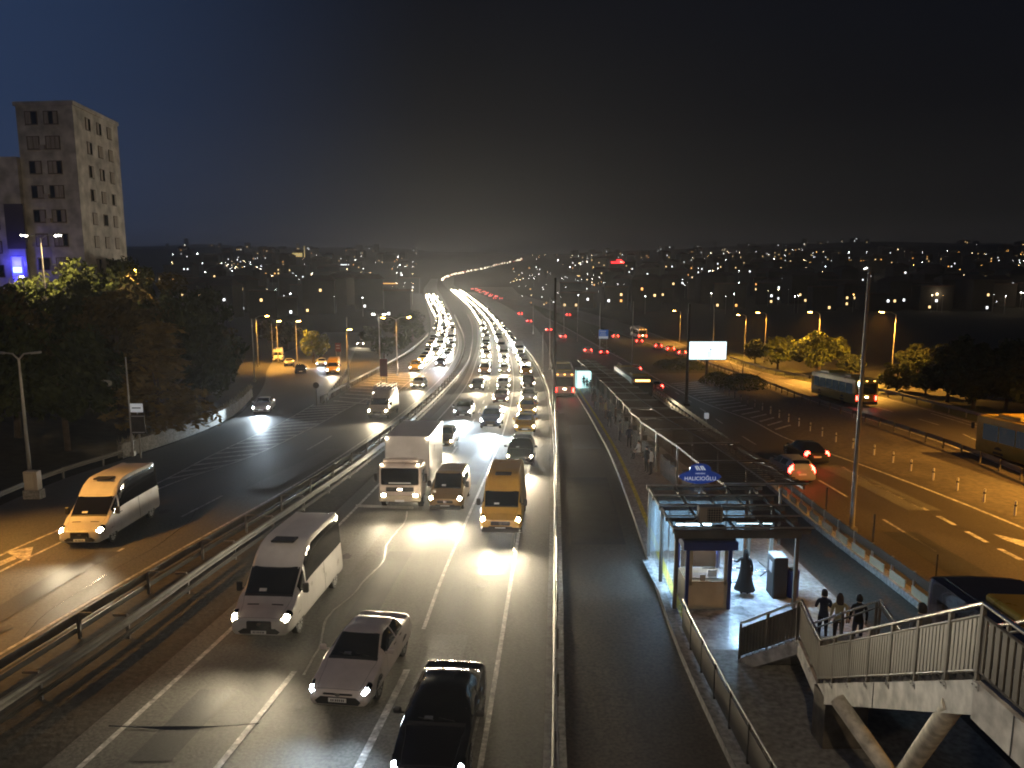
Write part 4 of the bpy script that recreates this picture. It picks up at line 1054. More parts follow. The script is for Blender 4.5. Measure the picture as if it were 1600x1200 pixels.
# ------------------------------------------------------------------ people
def person_mesh(pose, seed=0):
    """one continuous body grown from a skeleton; faces -Y, 1.7 m tall"""
    V = []; E = []; Rr = []
    def v(p, r, par=None):
        V.append(p); Rr.append(r)
        if par is not None: E.append((par, len(V) - 1))
        return len(V) - 1
    sit = pose == 'sit'; hz = .50 if sit else .93
    pel = v((0, 0, hz), .135); wa = v((0, 0, hz + .17), .125, pel); ch = v((0, -.01, hz + .40), .15, wa)
    nk = v((0, -.01, hz + .56), .06, ch); h0 = v((0, -.02, hz + .64), .078, nk); h1 = v((0, -.025, hz + .73), .09, h0); v((0, -.015, hz + .80), .055, h1)
    v((0, -.125, hz + .68), .016, h1)
    for s in (-1, 1):
        sh = v((s * .18, 0, hz + .48), .062, ch)
        if pose == 'reach' and s == 1: el = (.30, -.20, hz + .26); wr = (.42, -.40, hz + .22)
        elif pose == 'walk': el = (s * .25, s * .10, hz + .22); wr = (s * .24, s * .10 - .16, hz + .02)
        elif pose == 'phone': el = (s * .24, -.04, hz + .22); wr = (s * .10, -.26, hz + .30)
        elif sit: el = (s * .24, -.06, hz + .22); wr = (s * .15, -.30, hz + .12)
        else: el = (s * .24, .02, hz + .21); wr = (s * .25, -.05, hz - .03)
        e_ = v(el, .045, sh); w_ = v(wr, .032, e_)
        dv = (Vector(wr) - Vector(el)).normalized(); pm = v(tuple(Vector(wr) + dv * .06), .030, w_)
        sd = Vector((0, 1, 0)).cross(dv); sd = sd.normalized() if sd.length > .1 else Vector((1, 0, 0))
        for k, ln in ((-1.5, .055), (-.5, .07), (.5, .065), (1.5, .05)):
            a = Vector(V[pm]) + sd * k * .014 + dv * .03; q = v(tuple(a), .0095, pm); v(tuple(a + dv * ln + Vector((0, -.012, -.01))), .008, q)
        v(tuple(Vector(wr) + sd * -.045 + dv * .05), .010, pm)
        if sit: kn = (s * .11, -.42, .49); an = (s * .11, -.44, .08); toe = (s * .12, -.58, .04)
        elif pose == 'walk': kn = (s * .09, -.08 - s * .10, .5); an = (s * .09, .06 - s * .24, .09); toe = (s * .10, -.08 - s * .24, .04)
        else: kn = (s * .10, -.02, .5); an = (s * .11, .03, .08); toe = (s * .12, -.13, .04)
        hp = v((s * .09, 0, hz - .05), .095, pel); k_ = v(kn, .062, hp); a_ = v(an, .042, k_); v(toe, .035, a_)
    me = bpy.data.meshes.new('sk'); me.from_pydata(V, E, []); o = bpy.data.objects.new('sk', me); COL.objects.link(o)
    mo = o.modifiers.new('s', 'SKIN'); mo.use_smooth_shade = True
    sv = me.skin_vertices[0].data
    for i, r in enumerate(Rr): sv[i].radius = (r, r * (.8 if i in (1, 2) else 1)); sv[i].use_root = (i == 0)
    o.modifiers.new('b', 'SUBSURF').levels = 1
    bpy.context.view_layer.update(); dg = bpy.context.evaluated_depsgraph_get()
    out = bpy.data.meshes.new_from_object(o.evaluated_get(dg)); bpy.data.objects.remove(o)
    hands = [Vector(V[i]) for i in range(len(V)) if abs(Rr[i] - .030) < 1e-6]
    return out, hz, hands
PM = {}
def person(pose, loc, rz, top, legs, label, hair='hair', coat=None, group=None, scarf=None, scale=1.0, phone=False, bag=None):
    if pose not in PM: PM[pose] = person_mesh(pose)
    base, hz, hands = PM[pose]; me = base.copy(); me.materials.clear()
    for m_ in (M[top], M[legs], M['skin'], M['trim']): me.materials.append(m_)
    for p in me.polygons:
        c = p.center; p.use_smooth = True
        if c.z > hz + .57 or any((c - h).length < .10 for h in hands): k = 2
        elif c.z < .085: k = 3
        elif c.z < hz - .02 and (abs(c.x) < .22) and not any((c - h).length < .2 and abs(c.x) > .19 for h in hands): k = 1
        else: k = 0
        p.material_index = k
    me.name = 'person'
    root = link('person', me, None, loc, (0, 0, rz), (scale,) * 3); tag(root, label, 'person', group)
    mb = MB(); n = 12                                  # hair or scarf: a cap over the back of the head
    P = []
    for i in range(7):
        t = i / 6; z = hz + .835 - (.20 if not scarf else .34) * t ** 1.3; rr = .098 * math.sin(min(1, .25 + t * 1.1) * math.pi / 2) + (.02 if scarf else .008)
        P.append([(rr * math.cos(a) * .93, .0 + rr * math.sin(a) - .005, z + (.07 * t if math.sin(a) < -.3 else 0)) for a in [2 * math.pi * k / n for k in range(n + 1)]])
    mb.grid(P); mb.build('scarf' if scarf else 'hair', M[scarf or hair], root, True)
    if coat:
        mb = MB(); P = []; n = 16
        for i in range(9):
            t = i / 8; z = hz + .50 - t * (hz + .50 - .22); rx = .17 + .02 * t + .20 * t ** 2.2; ry = .125 + .05 * t + .15 * t ** 2.2
            P.append([(rx * math.cos(2 * math.pi * k / n) * (1 + .05 * math.sin(k * 2.4) * t), ry * math.sin(2 * math.pi * k / n) * (1 + .06 * math.sin(k * 3.1) * t), z) for k in range(n + 1)])
        mb.grid(P); mb.build('coat', M[coat], root, True)
    if phone:
        h = hands[0] if hands else Vector((0, -.3, 1.2))
        ph = MB().cbox(0, 0, 0, .075, .012, .15, .004).build('phone', [M['trim']]); ph.parent = None
        c, s = math.cos(rz), math.sin(rz); q = Vector((h.x + .02, h.y - .06, h.z + .06)) * scale
        ph.location = (loc[0] + q.x * c - q.y * s, loc[1] + q.x * s + q.y * c, loc[2] + q.z); ph.rotation_euler = (R(-30), 0, rz)
        tag(ph, 'lit phone held up by the person climbing the stairs', 'phone')
        link('screen', MB().box(0, .0075, 0, .066, .002, .138).mesh('screen', M['phone_screen']), ph)
    return root
M['phone_screen'] = glow('phone_screen', (.6, .85, 1), 12)

# ------------------------------------------------------------------ the bus station on the platform
M['blue_panel'] = newmat('blue_panel', (.025, .04, .20), .4)
M['sign_blue'] = newmat('sign_blue', (.02, .07, .42), .35, emit=(.02, .08, .5), es=.12)
M['cream_panel'] = noisy('cream_panel', (.45, .40, .30), (.56, .5, .38), 1.5, (.5, .7), 0)
M['roof_glass'] = newmat('roof_glass', (.16, .12, .08), .12)
_b = M['roof_glass'].node_tree.nodes['Principled BSDF']; _b.inputs['Alpha'].default_value = .38
M['clear_glass'] = newmat('clear_glass', (.55, .65, .68), .06); M['clear_glass'].node_tree.nodes['Principled BSDF'].inputs['Alpha'].default_value = .22
M['white_letter'] = newmat('white_letter', (.75, .78, .85), .5, emit=(.8, .88, 1), es=.35)
zp = lambda y: zg(y) + .25
M['canopy_brown'] = noisy('canopy_brown', (.06, .048, .034), (.11, .088, .064), 1.5, (.5, .7), 0, metal=.2)
# ticket-hall shelter: glazed roof on a dark frame
sx0, sx1, sy0, sy1 = 5.75, 10.1, 25.9, 31.2; sz = zp(27.5)
sh = thing('station_shelter', 'glazed shelter with two blue-white tube lights over the turnstiles', 'shelter', (0, 0, sz))
RH = 2.95
for i, yy in enumerate((sy0, sy0 + 1.3, sy0 + 2.6, sy0 + 3.9, sy1)):
    MB().box((sx0 + sx1) / 2 + .15, yy, RH, sx1 - sx0 + .5, .09, .14).build('roof_beam', M['brown_metal'], sh)
    MB().tube((sx0 - .1, yy + .02, RH + .13), (sx1 + .55, yy + .02, RH + .13), .035, None, 8).build('roof_tube', M['galv'], sh)
for j in range(5):
    xx = sx0 + (sx1 - sx0) * j / 4
    MB().box(xx, (sy0 + sy1) / 2, RH + .012, .07, sy1 - sy0, .1).build('roof_purlin', M['brown_metal'], sh)
for i in range(4):
    for j in range(4):
        x_ = sx0 + (sx1 - sx0) * (j + .5) / 4; y_ = sy0 + 1.3 * (i + .5)
        MB().box(x_, y_, RH + .085, (sx1 - sx0) / 4 - .08, 1.2, .012).build('roof_pane', M['roof_glass'], sh)
MB().box((sx0 + sx1) / 2, sy0 - .08, RH - .06, sx1 - sx0 + .1, .1, .3).build('fascia', M['brown_metal'], sh)
for x_ in (sx0 + .05, sx1 - .05):
    for yy in (sy0, sy0 + 2.6, sy1):
        MB().box(x_, yy, RH / 2 - .04, .12, .12, RH - .08).build('post', M['brown_metal'], sh)
for k in range(4):
    MB().box(sx0 + .05, sy0 + .68 + 1.3 * k, 1.45, .02, 1.1, 2.3).build('side_pane', M['clear_glass'], sh)
for yy in (26.9, 28.9):
    for xx in (6.75, 9.0):
        c_ = MB().box(xx, yy + .5, RH - .16, 1.35, .16, .06).build('light_fitting', M['white_post'], sh)
        MB().box(xx, yy + .5, RH - .205, 1.3, .12, .03).build('tube', M['tube'], c_)
        l = bpy.data.lights.new('tube_light', 'AREA'); l.shape = 'RECTANGLE'; l.size = 1.3; l.size_y = .12; l.energy = 270; l.color = (.42, .70, 1)
        link('tube_light', l, sh, (xx, yy + .5, RH - .24))
# back screen with posters far end
for k in range(5): MB().box(sx0 + .5 + .8 * k, sy1, 1.3, .74, .03, 2.2).build('end_pane', M['clear_glass'], sh)
# ticket booth
bx, by = 6.95, 26.6; bz = zp(by)
bo = thing('ticket_booth', 'cream ticket booth with blue frame and fascia', 'booth', (bx, by, bz))
MB().box(0, 0, .5, 1.5, 1.5, 1.0).build('lower_wall', M['cream_panel'], bo)
for x_ in (-.75, .75):
    for y_ in (-.75, .75): MB().box(x_, y_, 1.2, .12, .12, 2.4).build('corner_post', M['blue_panel'], bo)
MB().box(0, -.1, 2.46, 1.9, 1.8, .30).build('fascia', M['blue_panel'], bo)
MB().box(0, 0, 2.63, 1.8, 1.6, .04).build('roof', M['dark_metal'], bo)
f_ = MB(); 
for x_ in (-.62, .62): f_.box(x_, -.72, 1.65, .1, .06, 1.4)
f_.box(0, -.72, 1.03, 1.36, .06, .08); f_.box(0, -.72, 2.3, 1.36, .06, .12); w_ = f_.build('window_frame', M['cream_panel'], bo)
MB().box(0, -.70, 1.66, 1.16, .02, 1.2).build('pane', M['clear_glass'], w_)
for s_ in (-.72, .72): MB().box(s_, 0, 1.68, .02, 1.3, 1.3).build('side_pane', M['clear_glass'], bo)
MB().box(0, .72, 1.68, 1.3, .03, 1.3).build('back_wall', M['cloth_brown'], bo)
MB().box(0, -.2, 1.05, 1.3, .5, .05).build('counter', M['p_silver'], bo)
MB().box(.25, -.35, 1.22, .3, .05, .24).build('notice', M['paper'], bo); MB().box(-.18, -.68, 1.15, .2, .02, .28).build('notice', M['paper'], bo)
mb = MB(); 
for k in range(9):
    a0, a1 = math.pi * k / 9, math.pi * (k + 1) / 9; mb.tube((.3 * math.cos(a0), .66, 1.75 + .3 * math.sin(a0)), (.3 * math.cos(a1), .66, 1.75 + .3 * math.sin(a1)), .035, None, 6)
mb.build('arch_print', M['paper'], bo)
MB().box(.0, .69, 1.95, 1.1, .015, .55).build('poster', M['p_maroon'], bo)
l = bpy.data.lights.new('booth_light', 'POINT'); l.energy = 42; l.color = (1, .88, .7); l.shadow_soft_size = .12; link('booth_light', l, bo, (0, .1, 2.2))
# air conditioner on the roof
ac = thing('air_conditioner', 'white air conditioner unit on the shelter roof behind the blue fascia', 'air conditioner', (7.05, 26.35, sz + RH + .2))
MB().cbox(0, 0, .3, .85, .34, .6, .03).build('casing', M['p_beige'], ac)
MB().box(.12, -.175, .3, .5, .01, .5).build('grille_back', M['trim'], ac)
for k in range(6): MB().box(.12, -.185, .08 + .088 * k, .5, .012, .018).build('grille_bar', M['p_beige'], ac)
for k in range(6): MB().box(-.1 + .088 * k, -.187, .3, .016, .012, .5).build('grille_bar', M['p_beige'], ac)
MB().path([(-.42, -.02, .15), (-.6, -.1, .05), (-.9, -.3, .1), (-1.1, -.5, -.05)], .02, 6).build('hose', M['p_beige'], ac)
# turnstile cabinet, gate rails, bin
tp = at_z(1217, 930, zp(24.5)); ty = tp.y
tc_ = thing('fare_gate', 'tall black fare gate cabinet beside the person in the long black coat', 'fare gate', (tp.x, ty + .3, zp(ty)))
MB().cbox(0, 0, .78, .52, .75, 1.56, .03).build('cabinet', M['trim'], tc_); MB().box(0, 0, 1.572, .48, .7, .03).build('lid', M['p_silver'], tc_)
MB().box(-.27, -.05, 1.15, .02, .28, .4).build('reader', M['tube_green'] if 'tube_green' in M else M['p_silver'], tc_)
for a in (0, 2.1, 4.2): MB().tube((-.28, .1, .95), (-.68, .1 + .3 * math.sin(a), .95 + .3 * math.cos(a)), .02, None, 6).build('arm', M['steel'], tc_)
tp2 = at_z(1242, 932, zp(24.2))
bn = thing('litter_bin', 'dark blue round bin at the foot of the stairs', 'bin', (tp2.x, tp2.y + .3, zp(tp2.y)))
MB().lathe([(.2, 0), (.23, .05), (.23, 1.02), (.19, 1.06)], 18).build('drum', M['blue_panel'], bn, True); MB().lathe([(.17, 1.06), (.15, 1.10), (.02, 1.11)], 18).build('lid', M['dark_metal'], bn)
gl_ = thing('gate_rail', 'steel gate rails crossing behind the person in the long coat', 'rail', (8.0, 27.2, zp(27.2)))
for x_ in (-.9, 0, .9): MB().tube((x_, 0, 0), (x_, 0, 1.05), .03).build('post', M['steel'], gl_)
for z_ in (.5, 1.05): MB().tube((-.9, 0, z_), (.9, 0, z_), .025).build('rail', M['steel'], gl_)
# tiled floor under the lights
hall = MB(); hall.grid([[(x, y, zp(y) + .006) for x in (sx0 - .2, sx1 + .3)] for y in rows(22.6, sy1)])
M['tiles'] = noisy('floor_tiles', (.26, .27, .28), (.4, .41, .42), 1.2, (.18, .4), .1, fine=5)
tag(hall.build('floor', M['tiles']), kind='structure')
# station sign
sp_ = at_depth(1093, 757, 33.5)
sg = thing('station_sign', 'blue lens-shaped station sign with white lettering above the shelter', 'sign', (sp_.x, sp_.y, sp_.z))
mb = MB(); n = 24; O = []
for i in range(n + 1):
    t = -1 + 2 * i / n; O.append((t * .92, .30 * (1 - abs(t) ** 1.7) ** .8 + .03))
pts = [(x, z) for x, z in O] + [(x, -z) for x, z in O[::-1]]
k = len(pts); mb.add([(x, -.06, z + .36) for x, z in pts] + [(x, .06, z + .36) for x, z in pts], [tuple(range(k))[::-1], tuple(range(k, 2 * k))] + [(i, (i + 1) % k, k + (i + 1) % k, k + i) for i in range(k)])
mb.build('board', M['sign_blue'], sg)
mb = MB(); mb.add([(x, yy, .62 + z) for yy in (-.065, .055) for x, z in [(-.46, 0), (.46, 0)] + [(.46 * math.cos(a), .10 + .22 * math.sin(a)) for a in [math.pi * i / 10 for i in range(11)]]], [tuple(range(13))[::-1], tuple(range(13, 26))] + [(i, (i + 1) % 13, 13 + (i + 1) % 13, 13 + i) for i in range(13)])
mb.build('crest_board', M['sign_blue'], sg)
mb = MB()
for xo in (-.16, .06):      # white slanted bars of the emblem
    mb.add([(xo, -.072, .66), (xo + .07, -.072, .66), (xo - .03 + .0, -.072, .86), (xo - .10, -.072, .84)], [(0, 1, 2, 3)])
    mb.add([(xo + .10, -.072, .66), (xo + .18, -.072, .66), (xo + .04, -.072, .86), (xo - .02, -.072, .86)], [(0, 1, 2, 3)])
mb.build('emblem', M['white_letter'], sg)
def text(body, size, loc, parent, mat, name='lettering', rot=(R(90), 0, 0), ext=.004):
    cu = bpy.data.curves.new(name, 'FONT'); cu.body = body; cu.size = size; cu.align_x = 'CENTER'; cu.align_y = 'CENTER'; cu.extrude = ext
    o = bpy.data.objects.new(name, cu); COL.objects.link(o); bpy.context.view_layer.update()
    me = bpy.data.meshes.new_from_object(o.evaluated_get(bpy.context.evaluated_depsgraph_get())); bpy.data.objects.remove(o)
    me.materials.clear(); me.materials.append(M[mat]); return link(name, me, parent, loc, rot)
text('HALICIOĞLU', .235, (0, -.07, .28), sg, 'white_letter')
text('metrobüs', .11, (0, -.07, .52), sg, 'white_letter')
MB().cbox(0, 0, -.12, .52, .2, .34, .05).build('mount', M['p_silver'], sg); MB().tube((0, 0, -.2), (0, .05, -1.2), .07).build('post', M['galv'], sg)
# long open-bay platform roof: one bay after another
y = 33.2; bays = 0
while y < yp0 - 6:
    L_ = 5.0; w_ = min(3.4, max(2.2, PLAT_R(y + 2.5) - PLAT_L(y + 2.5) - 1.0))
    xa = PLAT_R(y) + .95 - w_ / 2; xb = PLAT_R(y + L_) + .95 - w_ / 2
    rz = math.atan2(-(xb - xa), L_)
    s_ = thing('platform_canopy', (nth(bays) or 'farther') + ' brown slatted canopy bay counted from the blue station sign', 'canopy', (xa, y, zp(y)), rz, 'canopy bays down the platform')
    s_.rotation_euler.x = -math.atan(.0525)
    for x_ in (-w_ / 2, w_ / 2): MB().box(x_, L_ / 2, 2.62, .09, L_ - .1, .12).build('beam', M['canopy_brown'], s_)
    slat = cached(('canopy slat', round(w_, 1)), lambda: MB().box(0, 0, 2.74, w_ + .3, .10, .05).mesh('slat', M['canopy_brown']))
    for k in range(11): link('slat', slat, s_, (0, .25 + k * .45, 0))
    for x_ in (-w_ / 2, w_ / 2 - 1.0):
        MB().box(x_, .15, 1.28, .1, .1, 2.56).build('post', M['brown_metal'], s_)
    MB().tube((-w_ / 2 - .2, .02, 2.84), (w_ / 2 + .2, .02, 2.84), .03, None, 6).build('roof_tube', M['galv'], s_)
    MB().tube((.1, 0, 2.83), (.1, L_, 2.83), .03, None, 6).build('roof_tube', M['galv'], s_)
    if bays < 9:
        for k in range(3): MB().box(-w_ / 2, 1.2 + 1.2 * k, .75, .04, 1.05, 1.2).build('screen', M['clear_glass'], s_)
        MB().box(-.2, 2.5, .45, .5, 2.4, .06).build('bench', M['brown_metal'], s_)
        for yy in (1.5, 3.5): MB().box(-.2, yy, .21, .4, .08, .42).build('bench_leg', M['dark_metal'], s_)
    y += L_ + .15; bays += 1
kp = G(908, 606, .25)
kb = thing('platform_kiosk', 'bright cyan-lit kiosk at the far end of the platform', 'kiosk', (kp.x + .3, kp.y, kp.z))
M['kiosk_glow'] = glow('kiosk_light', (.55, .95, .95), 1.6)
MB().box(0, 0, 2.5, 2.2, 2.0, .2).build('roof', M['p_silver'], kb); MB().box(0, .3, 1.2, 2.0, 1.4, 2.3).build('lit_wall', M['kiosk_glow'], kb)
for x_ in (-1.0, 1.0): MB().box(x_, -.6, 1.2, .1, .1, 2.4).build('post', M['galv'], kb)
# fence of the platform below the booth
fy0, fy1 = 9.0, 24.6
fine = along(PLAT_L.off(.32), fy0, fy1, 1.3, .25); base = fine[0].copy()
g = thing('platform_fence', 'brown panel fence along the platform edge under the stairs', 'fence', base)
for i in range(len(fine) - 1):
    a, b = fine[i] - base, fine[i + 1] - base; d = b - a; az = math.atan2(-d.x, d.y)
    MB().box(0, 0, .5, .025, d.length - .08, .78).build('panel', M['brown_metal'], g).matrix_local = Matrix.Translation((a + b) / 2) @ Matrix.Rotation(az, 4, 'Z') @ Matrix.Rotation(-math.atan(.0525), 4, 'X')
    MB().box(0, 0, .52, .06, .06, 1.1).build('post', M['dark_metal'], g).location = a
mb = MB(); mb.path([p - base + Vector((0, 0, 1.08)) for p in fine], .03, 8); mb.build('handrail', M['galv'], g)

# ------------------------------------------------------------------ the stairs down from the footbridge
ZB = 0.0
A = G(1153, 1030, .27); Bp = at_z(1247, 1000, 1.75); Cp = at_z(1276, 1068, 1.62); Dp = at_z(1522, 1062, 6.1); Ep = at_z(1660, 1185, 6.1)
def ext_(p, q, k): return q + (q - p) * k
M['pale_concrete'] = noisy('pale_concrete', (.42, .405, .37), (.50, .485, .445), .5, (.6, .85), .06, fine=3)
st = thing('footbridge_stairs', 'concrete stairs with brown slatted railings coming down from the footbridge', 'stairs', (0, 0, 0))
SW = 2.1
def side(p, q):      # unit vector to the right of p->q in plan
    d = (q - p); d.z = 0; d.normalize(); return Vector((-d.y, d.x, 0)) * -1
segs = [(A, Bp), (Bp, Cp), (Cp, Dp), (Dp, Ep)]
RT = Vector((1, 0, 0))
def stringer(p, q, h, w, mat, nm):
    mb = MB(); vs = []
    for r_ in (p, q):
        for dx, dz in ((0, .0), (w, .0), (w, -h), (0, -h)): vs.append(r_ + Vector((dx, 0, dz)))
    mb.add(vs, [(0, 1, 2, 3), (7, 6, 5, 4), (0, 4, 5, 1), (1, 5, 6, 2), (2, 6, 7, 3), (3, 7, 4, 0)]); return mb.build(nm, M[mat], st)
for i, (p, q) in enumerate(segs):
    h = (.42, .45, .55, .6)[i]
    stringer(p, q, h, .16, 'pale_concrete', 'stringer')
    stringer(p + RT * SW, q + RT * SW, h, .16, 'pale_concrete', 'stringer')
    stringer(p + RT * .165 + Vector((0, 0, -.10)), q + RT * .165 + Vector((0, 0, -.10)), .18, SW - .17, 'concrete', 'slab')
    for k in range(int((q - p).length / 1.3) + 1):
        cc = p + (q - p) * min(1, (k + .04) * 1.3 / (q - p).length); MB().box(-.008, 0, -.06, .016, .14, .10).build('fixing_plate', M['galv'], st).location = cc
        for yy in (-.045, .045): MB().tube((-.016, yy, -.06), (-.03, yy, -.06), .014, None, 6).build('bolt', M['steel'], st).location = cc
    if i >= 2: cc = (p + q) / 2; MB().box(-.003, 0, -h / 2, .008, .02, h * .98).build('joint', M['trim'], st).location = cc
    if i in (0, 2):
        n = max(4, int(abs(q.z - p.z) / .165))
        for k in range(n):
            t = (k + .5) / n; c = p + (q - p) * t
            MB().box(c.x + SW / 2 + .08, c.y, c.z + .0, SW - .2, abs(q.y - p.y) / n * 1.05, .165).build('step', M['concrete'], st)
    # railing: close upright slats, lower rail, dark kick board, steel handrail on brackets
    for off, hasslat in ((.04, True), (SW + .10, False)):
        P0, Q0 = p + RT * off, q + RT * off; ln = (Q0 - P0).length; n = int(ln / .145)
        hr = MB(); hr.tube(P0 + Vector((0, 0, 1.16)), Q0 + Vector((0, 0, 1.16)), .035, None, 10); hr.build('handrail', M['steel'], st)
        lr_ = MB(); lr_.tube(P0 + Vector((0, 0, .98)), Q0 + Vector((0, 0, .98)), .025, None, 6); lr_.tube(P0 + Vector((0, 0, .14)), Q0 + Vector((0, 0, .14)), .025, None, 6); lr_.build('rail', M['brown_metal'], st)
        if hasslat:
            me = cached(('stair slat', i), lambda: MB().box(0, 0, .56, .03, .095, .86).mesh('slat', M['brown_metal']))
            for k in range(n):
                t = (k + .5) / n; o = link('slat', me, st, P0 + (Q0 - P0) * t, (0, 0, math.atan2(-(Q0 - P0).x, (Q0 - P0).y)))
        for k in range(int(ln / 1.3) + 1):
            c = P0 + (Q0 - P0) * min(1, k * 1.3 / ln); MB().box(0, 0, .56, .06, .06, 1.2).build('railing_post', M['brown_metal'], st).location = c
# V struts on their pier, and the big column under the landing
vp = at_depth(1402, 1225, 15.2)
c1 = at_depth(1308, 1092, 16.4); c2 = at_depth(1490, 1100, 12.0)
for c in (c1, c2): MB().tube(c, vp, .165, None, 16).build('strut', M['cream_concrete'], st, True)
MB().box(vp.x, vp.y, vp.z - 1.3, .75, .75, 2.4).build('pier', M['concrete'], st)
q = at_depth(1322, 1100, 18.6); MB().box(q.x, q.y + .3, .55, 1.05, .7, 2.2).build('column', M['verge_paving'], st)
# people
person('reach', (at_z(1163, 926, zp(25.5)).x, at_z(1163, 926, zp(25.5)).y, zp(at_z(1163, 926, zp(25.5)).y)), R(165), 'cloth_black', 'cloth_black', 'person in a long black coat reaching towards the fare gate', scarf='cloth_black', coat='cloth_black')
def stair_pt(t, across): 
    c = Cp + (Dp - Cp) * t; return Vector((c.x + .2 + SW * across, c.y, c.z + .08))
def on(px, py, dep): return at_depth(px, py, dep)
for (px, py, z_, pose, top, legs, lb, sc, ph, hr_) in (
        (1308, 1010, .25, 'stand', 'cloth_beige', 'cloth_brown', 'person in a pale yellow-green top behind the stair handrail', 'cloth_brown', False, 'hair'),
        (1338, 1012, .25, 'stand', 'cloth_black', 'cloth_navy', 'person in a dark vest over grey, standing right of the pale top', None, False, 'hair'),
        (1284, 1002, .25, 'phone', 'cloth_navy', 'cloth_black', 'person in dark clothes holding a glowing phone by the stairs', None, True, 'hair')):
    p = G(px, py, .25)
    person(pose, (p.x, p.y, p.z), R(170), top, legs, lb, scarf=sc, phone=ph)
pq = stair_pt(.30, .62)
person('stand', pq, R(185), 'cloth_slate', 'cloth_navy', 'large figure in a slate grey coat partway up the stairs', coat='cloth_slate')
for (px, py, pose, rz, top, legs, lb) in ((952, 668, 'walk', 5, 'cloth_black', 'cloth_black', 'person in black walking nearest on the narrow platform'),
        (939, 643, 'walk', 10, 'cloth_navy', 'cloth_brown', 'person in navy on the platform, middle of the walkers'), (930, 640, 'stand', 200, 'cloth_brown', 'cloth_black', 'person in brown beside the walker in navy'),
        (917, 612, 'stand', 170, 'cloth_black', 'cloth_navy', 'person in black waiting by the lit kiosk'), (922, 615, 'stand', 20, 'cloth_grey', 'cloth_black', 'person in grey waiting by the lit kiosk'),
        (912, 607, 'walk', 0, 'cloth_navy', 'cloth_denim', 'person in navy next to the lit kiosk wall'), (961, 664, 'stand', 90, 'cloth_brown', 'cloth_black', 'person in brown under the canopy edge'),
        (905, 604, 'stand', 0, 'cloth_brown', 'cloth_black', 'person in brown at the far platform end, left of the kiosk people'), (927, 628, 'walk', 190, 'cloth_black', 'cloth_black', 'person in black walking away along the platform kerb'),
        (968, 690, 'stand', 100, 'cloth_grey', 'cloth_navy', 'person in grey leaning at a canopy post'), (983, 700, 'walk', 180, 'cloth_navy', 'cloth_black', 'person in navy walking away past the bench'), (946, 654, 'stand', 60, 'cloth_beige', 'cloth_brown', 'person in beige beside the walkers on the platform'), (1010, 738, 'stand', 300, 'cloth_black', 'cloth_black', 'person in black leaning at the canopy posts'), (1017, 742, 'stand', 240, 'cloth_white', 'cloth_black', 'person with a white top and black trousers at the canopy posts')):
    p = G(px, py, .25); person(pose, p, R(rz), top, legs, lb)
p = G(998, 716, .25); bq = thing('bench', 'small bench at the canopy edge under a seated person', 'bench', p)
MB().box(0, 0, .42, 1.2, .4, .06).build('seat', M['brown_metal'], bq)
for x_ in (-.5, .5): MB().box(x_, 0, .2, .06, .34, .4).build('leg', M['dark_metal'], bq)
person('sit', p + Vector((0, 0, -.02)), R(-70), 'cloth_white', 'cloth_black', 'seated person in white and black on the bench at the platform edge')

# ------------------------------------------------------------------ lamp posts and masts
def mast(label, base, top_h, r=.1, arms=(), lit=None, energy=0, col=(1, .55, .15), mat='pole', name='lamp_post', cat='lamp post', group=None, alen=1.8, heads=True, cone=150, size=.34, aim=.6):
    g = thing(name, label, cat, base, 0, group)
    MB().tube((0, 0, -.2), (0, 0, top_h), r, r * .55, 10).build('pole', M[mat], g, True)
    MB().box(0, 0, .15, r * 3.4, r * 3.4, .3).build('base', M[mat], g)
    for a in arms:
        d = Vector((math.cos(a), math.sin(a), 0)); e_ = Vector((0, 0, top_h)) + d * alen + Vector((0, 0, .35))
        MB().path([(0, 0, top_h - .1), tuple(Vector((0, 0, top_h)) + d * alen * .4 + Vector((0, 0, .28))), tuple(e_)], r * .4, 6).build('arm', M[mat], g)
        hd = MB(); hd.cbox(0, 0, 0, .62, .26, .14, .04); h = hd.build('lamp_head', M[mat], g); h.location = e_ + d * .25; h.rotation_euler = (0, R(-6), a)
        if lit:
            ln = MB(); ln.cbox(0, 0, -.10, size * 1.6, size, .1, .03); ln.build('lens', M[lit], h)
            if energy: spot('lamp_light', e_ + d * .25 + Vector((0, 0, -.2)), e_ + d * aim + Vector((0, 0, -8)), energy, col, cone, .5, .18, g)
    return g
SOD = (1, .44, .06)
def post_px(label, bp, top_py, **k):
    p = G(*bp); h = (p - Vector((0, 0, CAMZ))).length
    dpt = (p.y) * math.cos(PITCH) + (CAMZ - p.z) * math.sin(PITCH)
    return mast(label, p, (bp[1] - top_py) / FPX * dpt * 1.02, **k)
post_px('tall bare pale mast between barrier and right road, highest in the picture', (1330, 832), 430, r=.125)
post_px('pale unlit lamp post with a double head beside the cabinet', (47, 742), 562, r=.13, arms=(R(180), R(0)), alen=.9)
post_px('grey post carrying a small white sign at the dark slope', (208, 712), 560, r=.09)
post_px('thin pale mast at the corner of the side road', (398, 596), 500, r=.11)
post_px('bright mast standing in the grass triangle of the road fork', (545, 606), 498, r=.12)
post_px('second bright mast farther along the road fork', (594, 577), 495, r=.12, arms=(R(180), R(0)), lit='white_lamp', energy=900, col=(1, .9, .75), alen=.7)
post_px('slim pole by the parked vans', (427, 566), 506, r=.1)
post_px('dark thick mast on the kerb left of the bus seen from behind', (866, 645), 440, r=.2, mat='dark_metal')
post_px('thin bright mast just left of the dark thick mast', (859, 578), 468, r=.12)
post_px('dark mast beside the hatched gore of the right road', (1072, 634), 478, r=.2, mat='dark_metal')
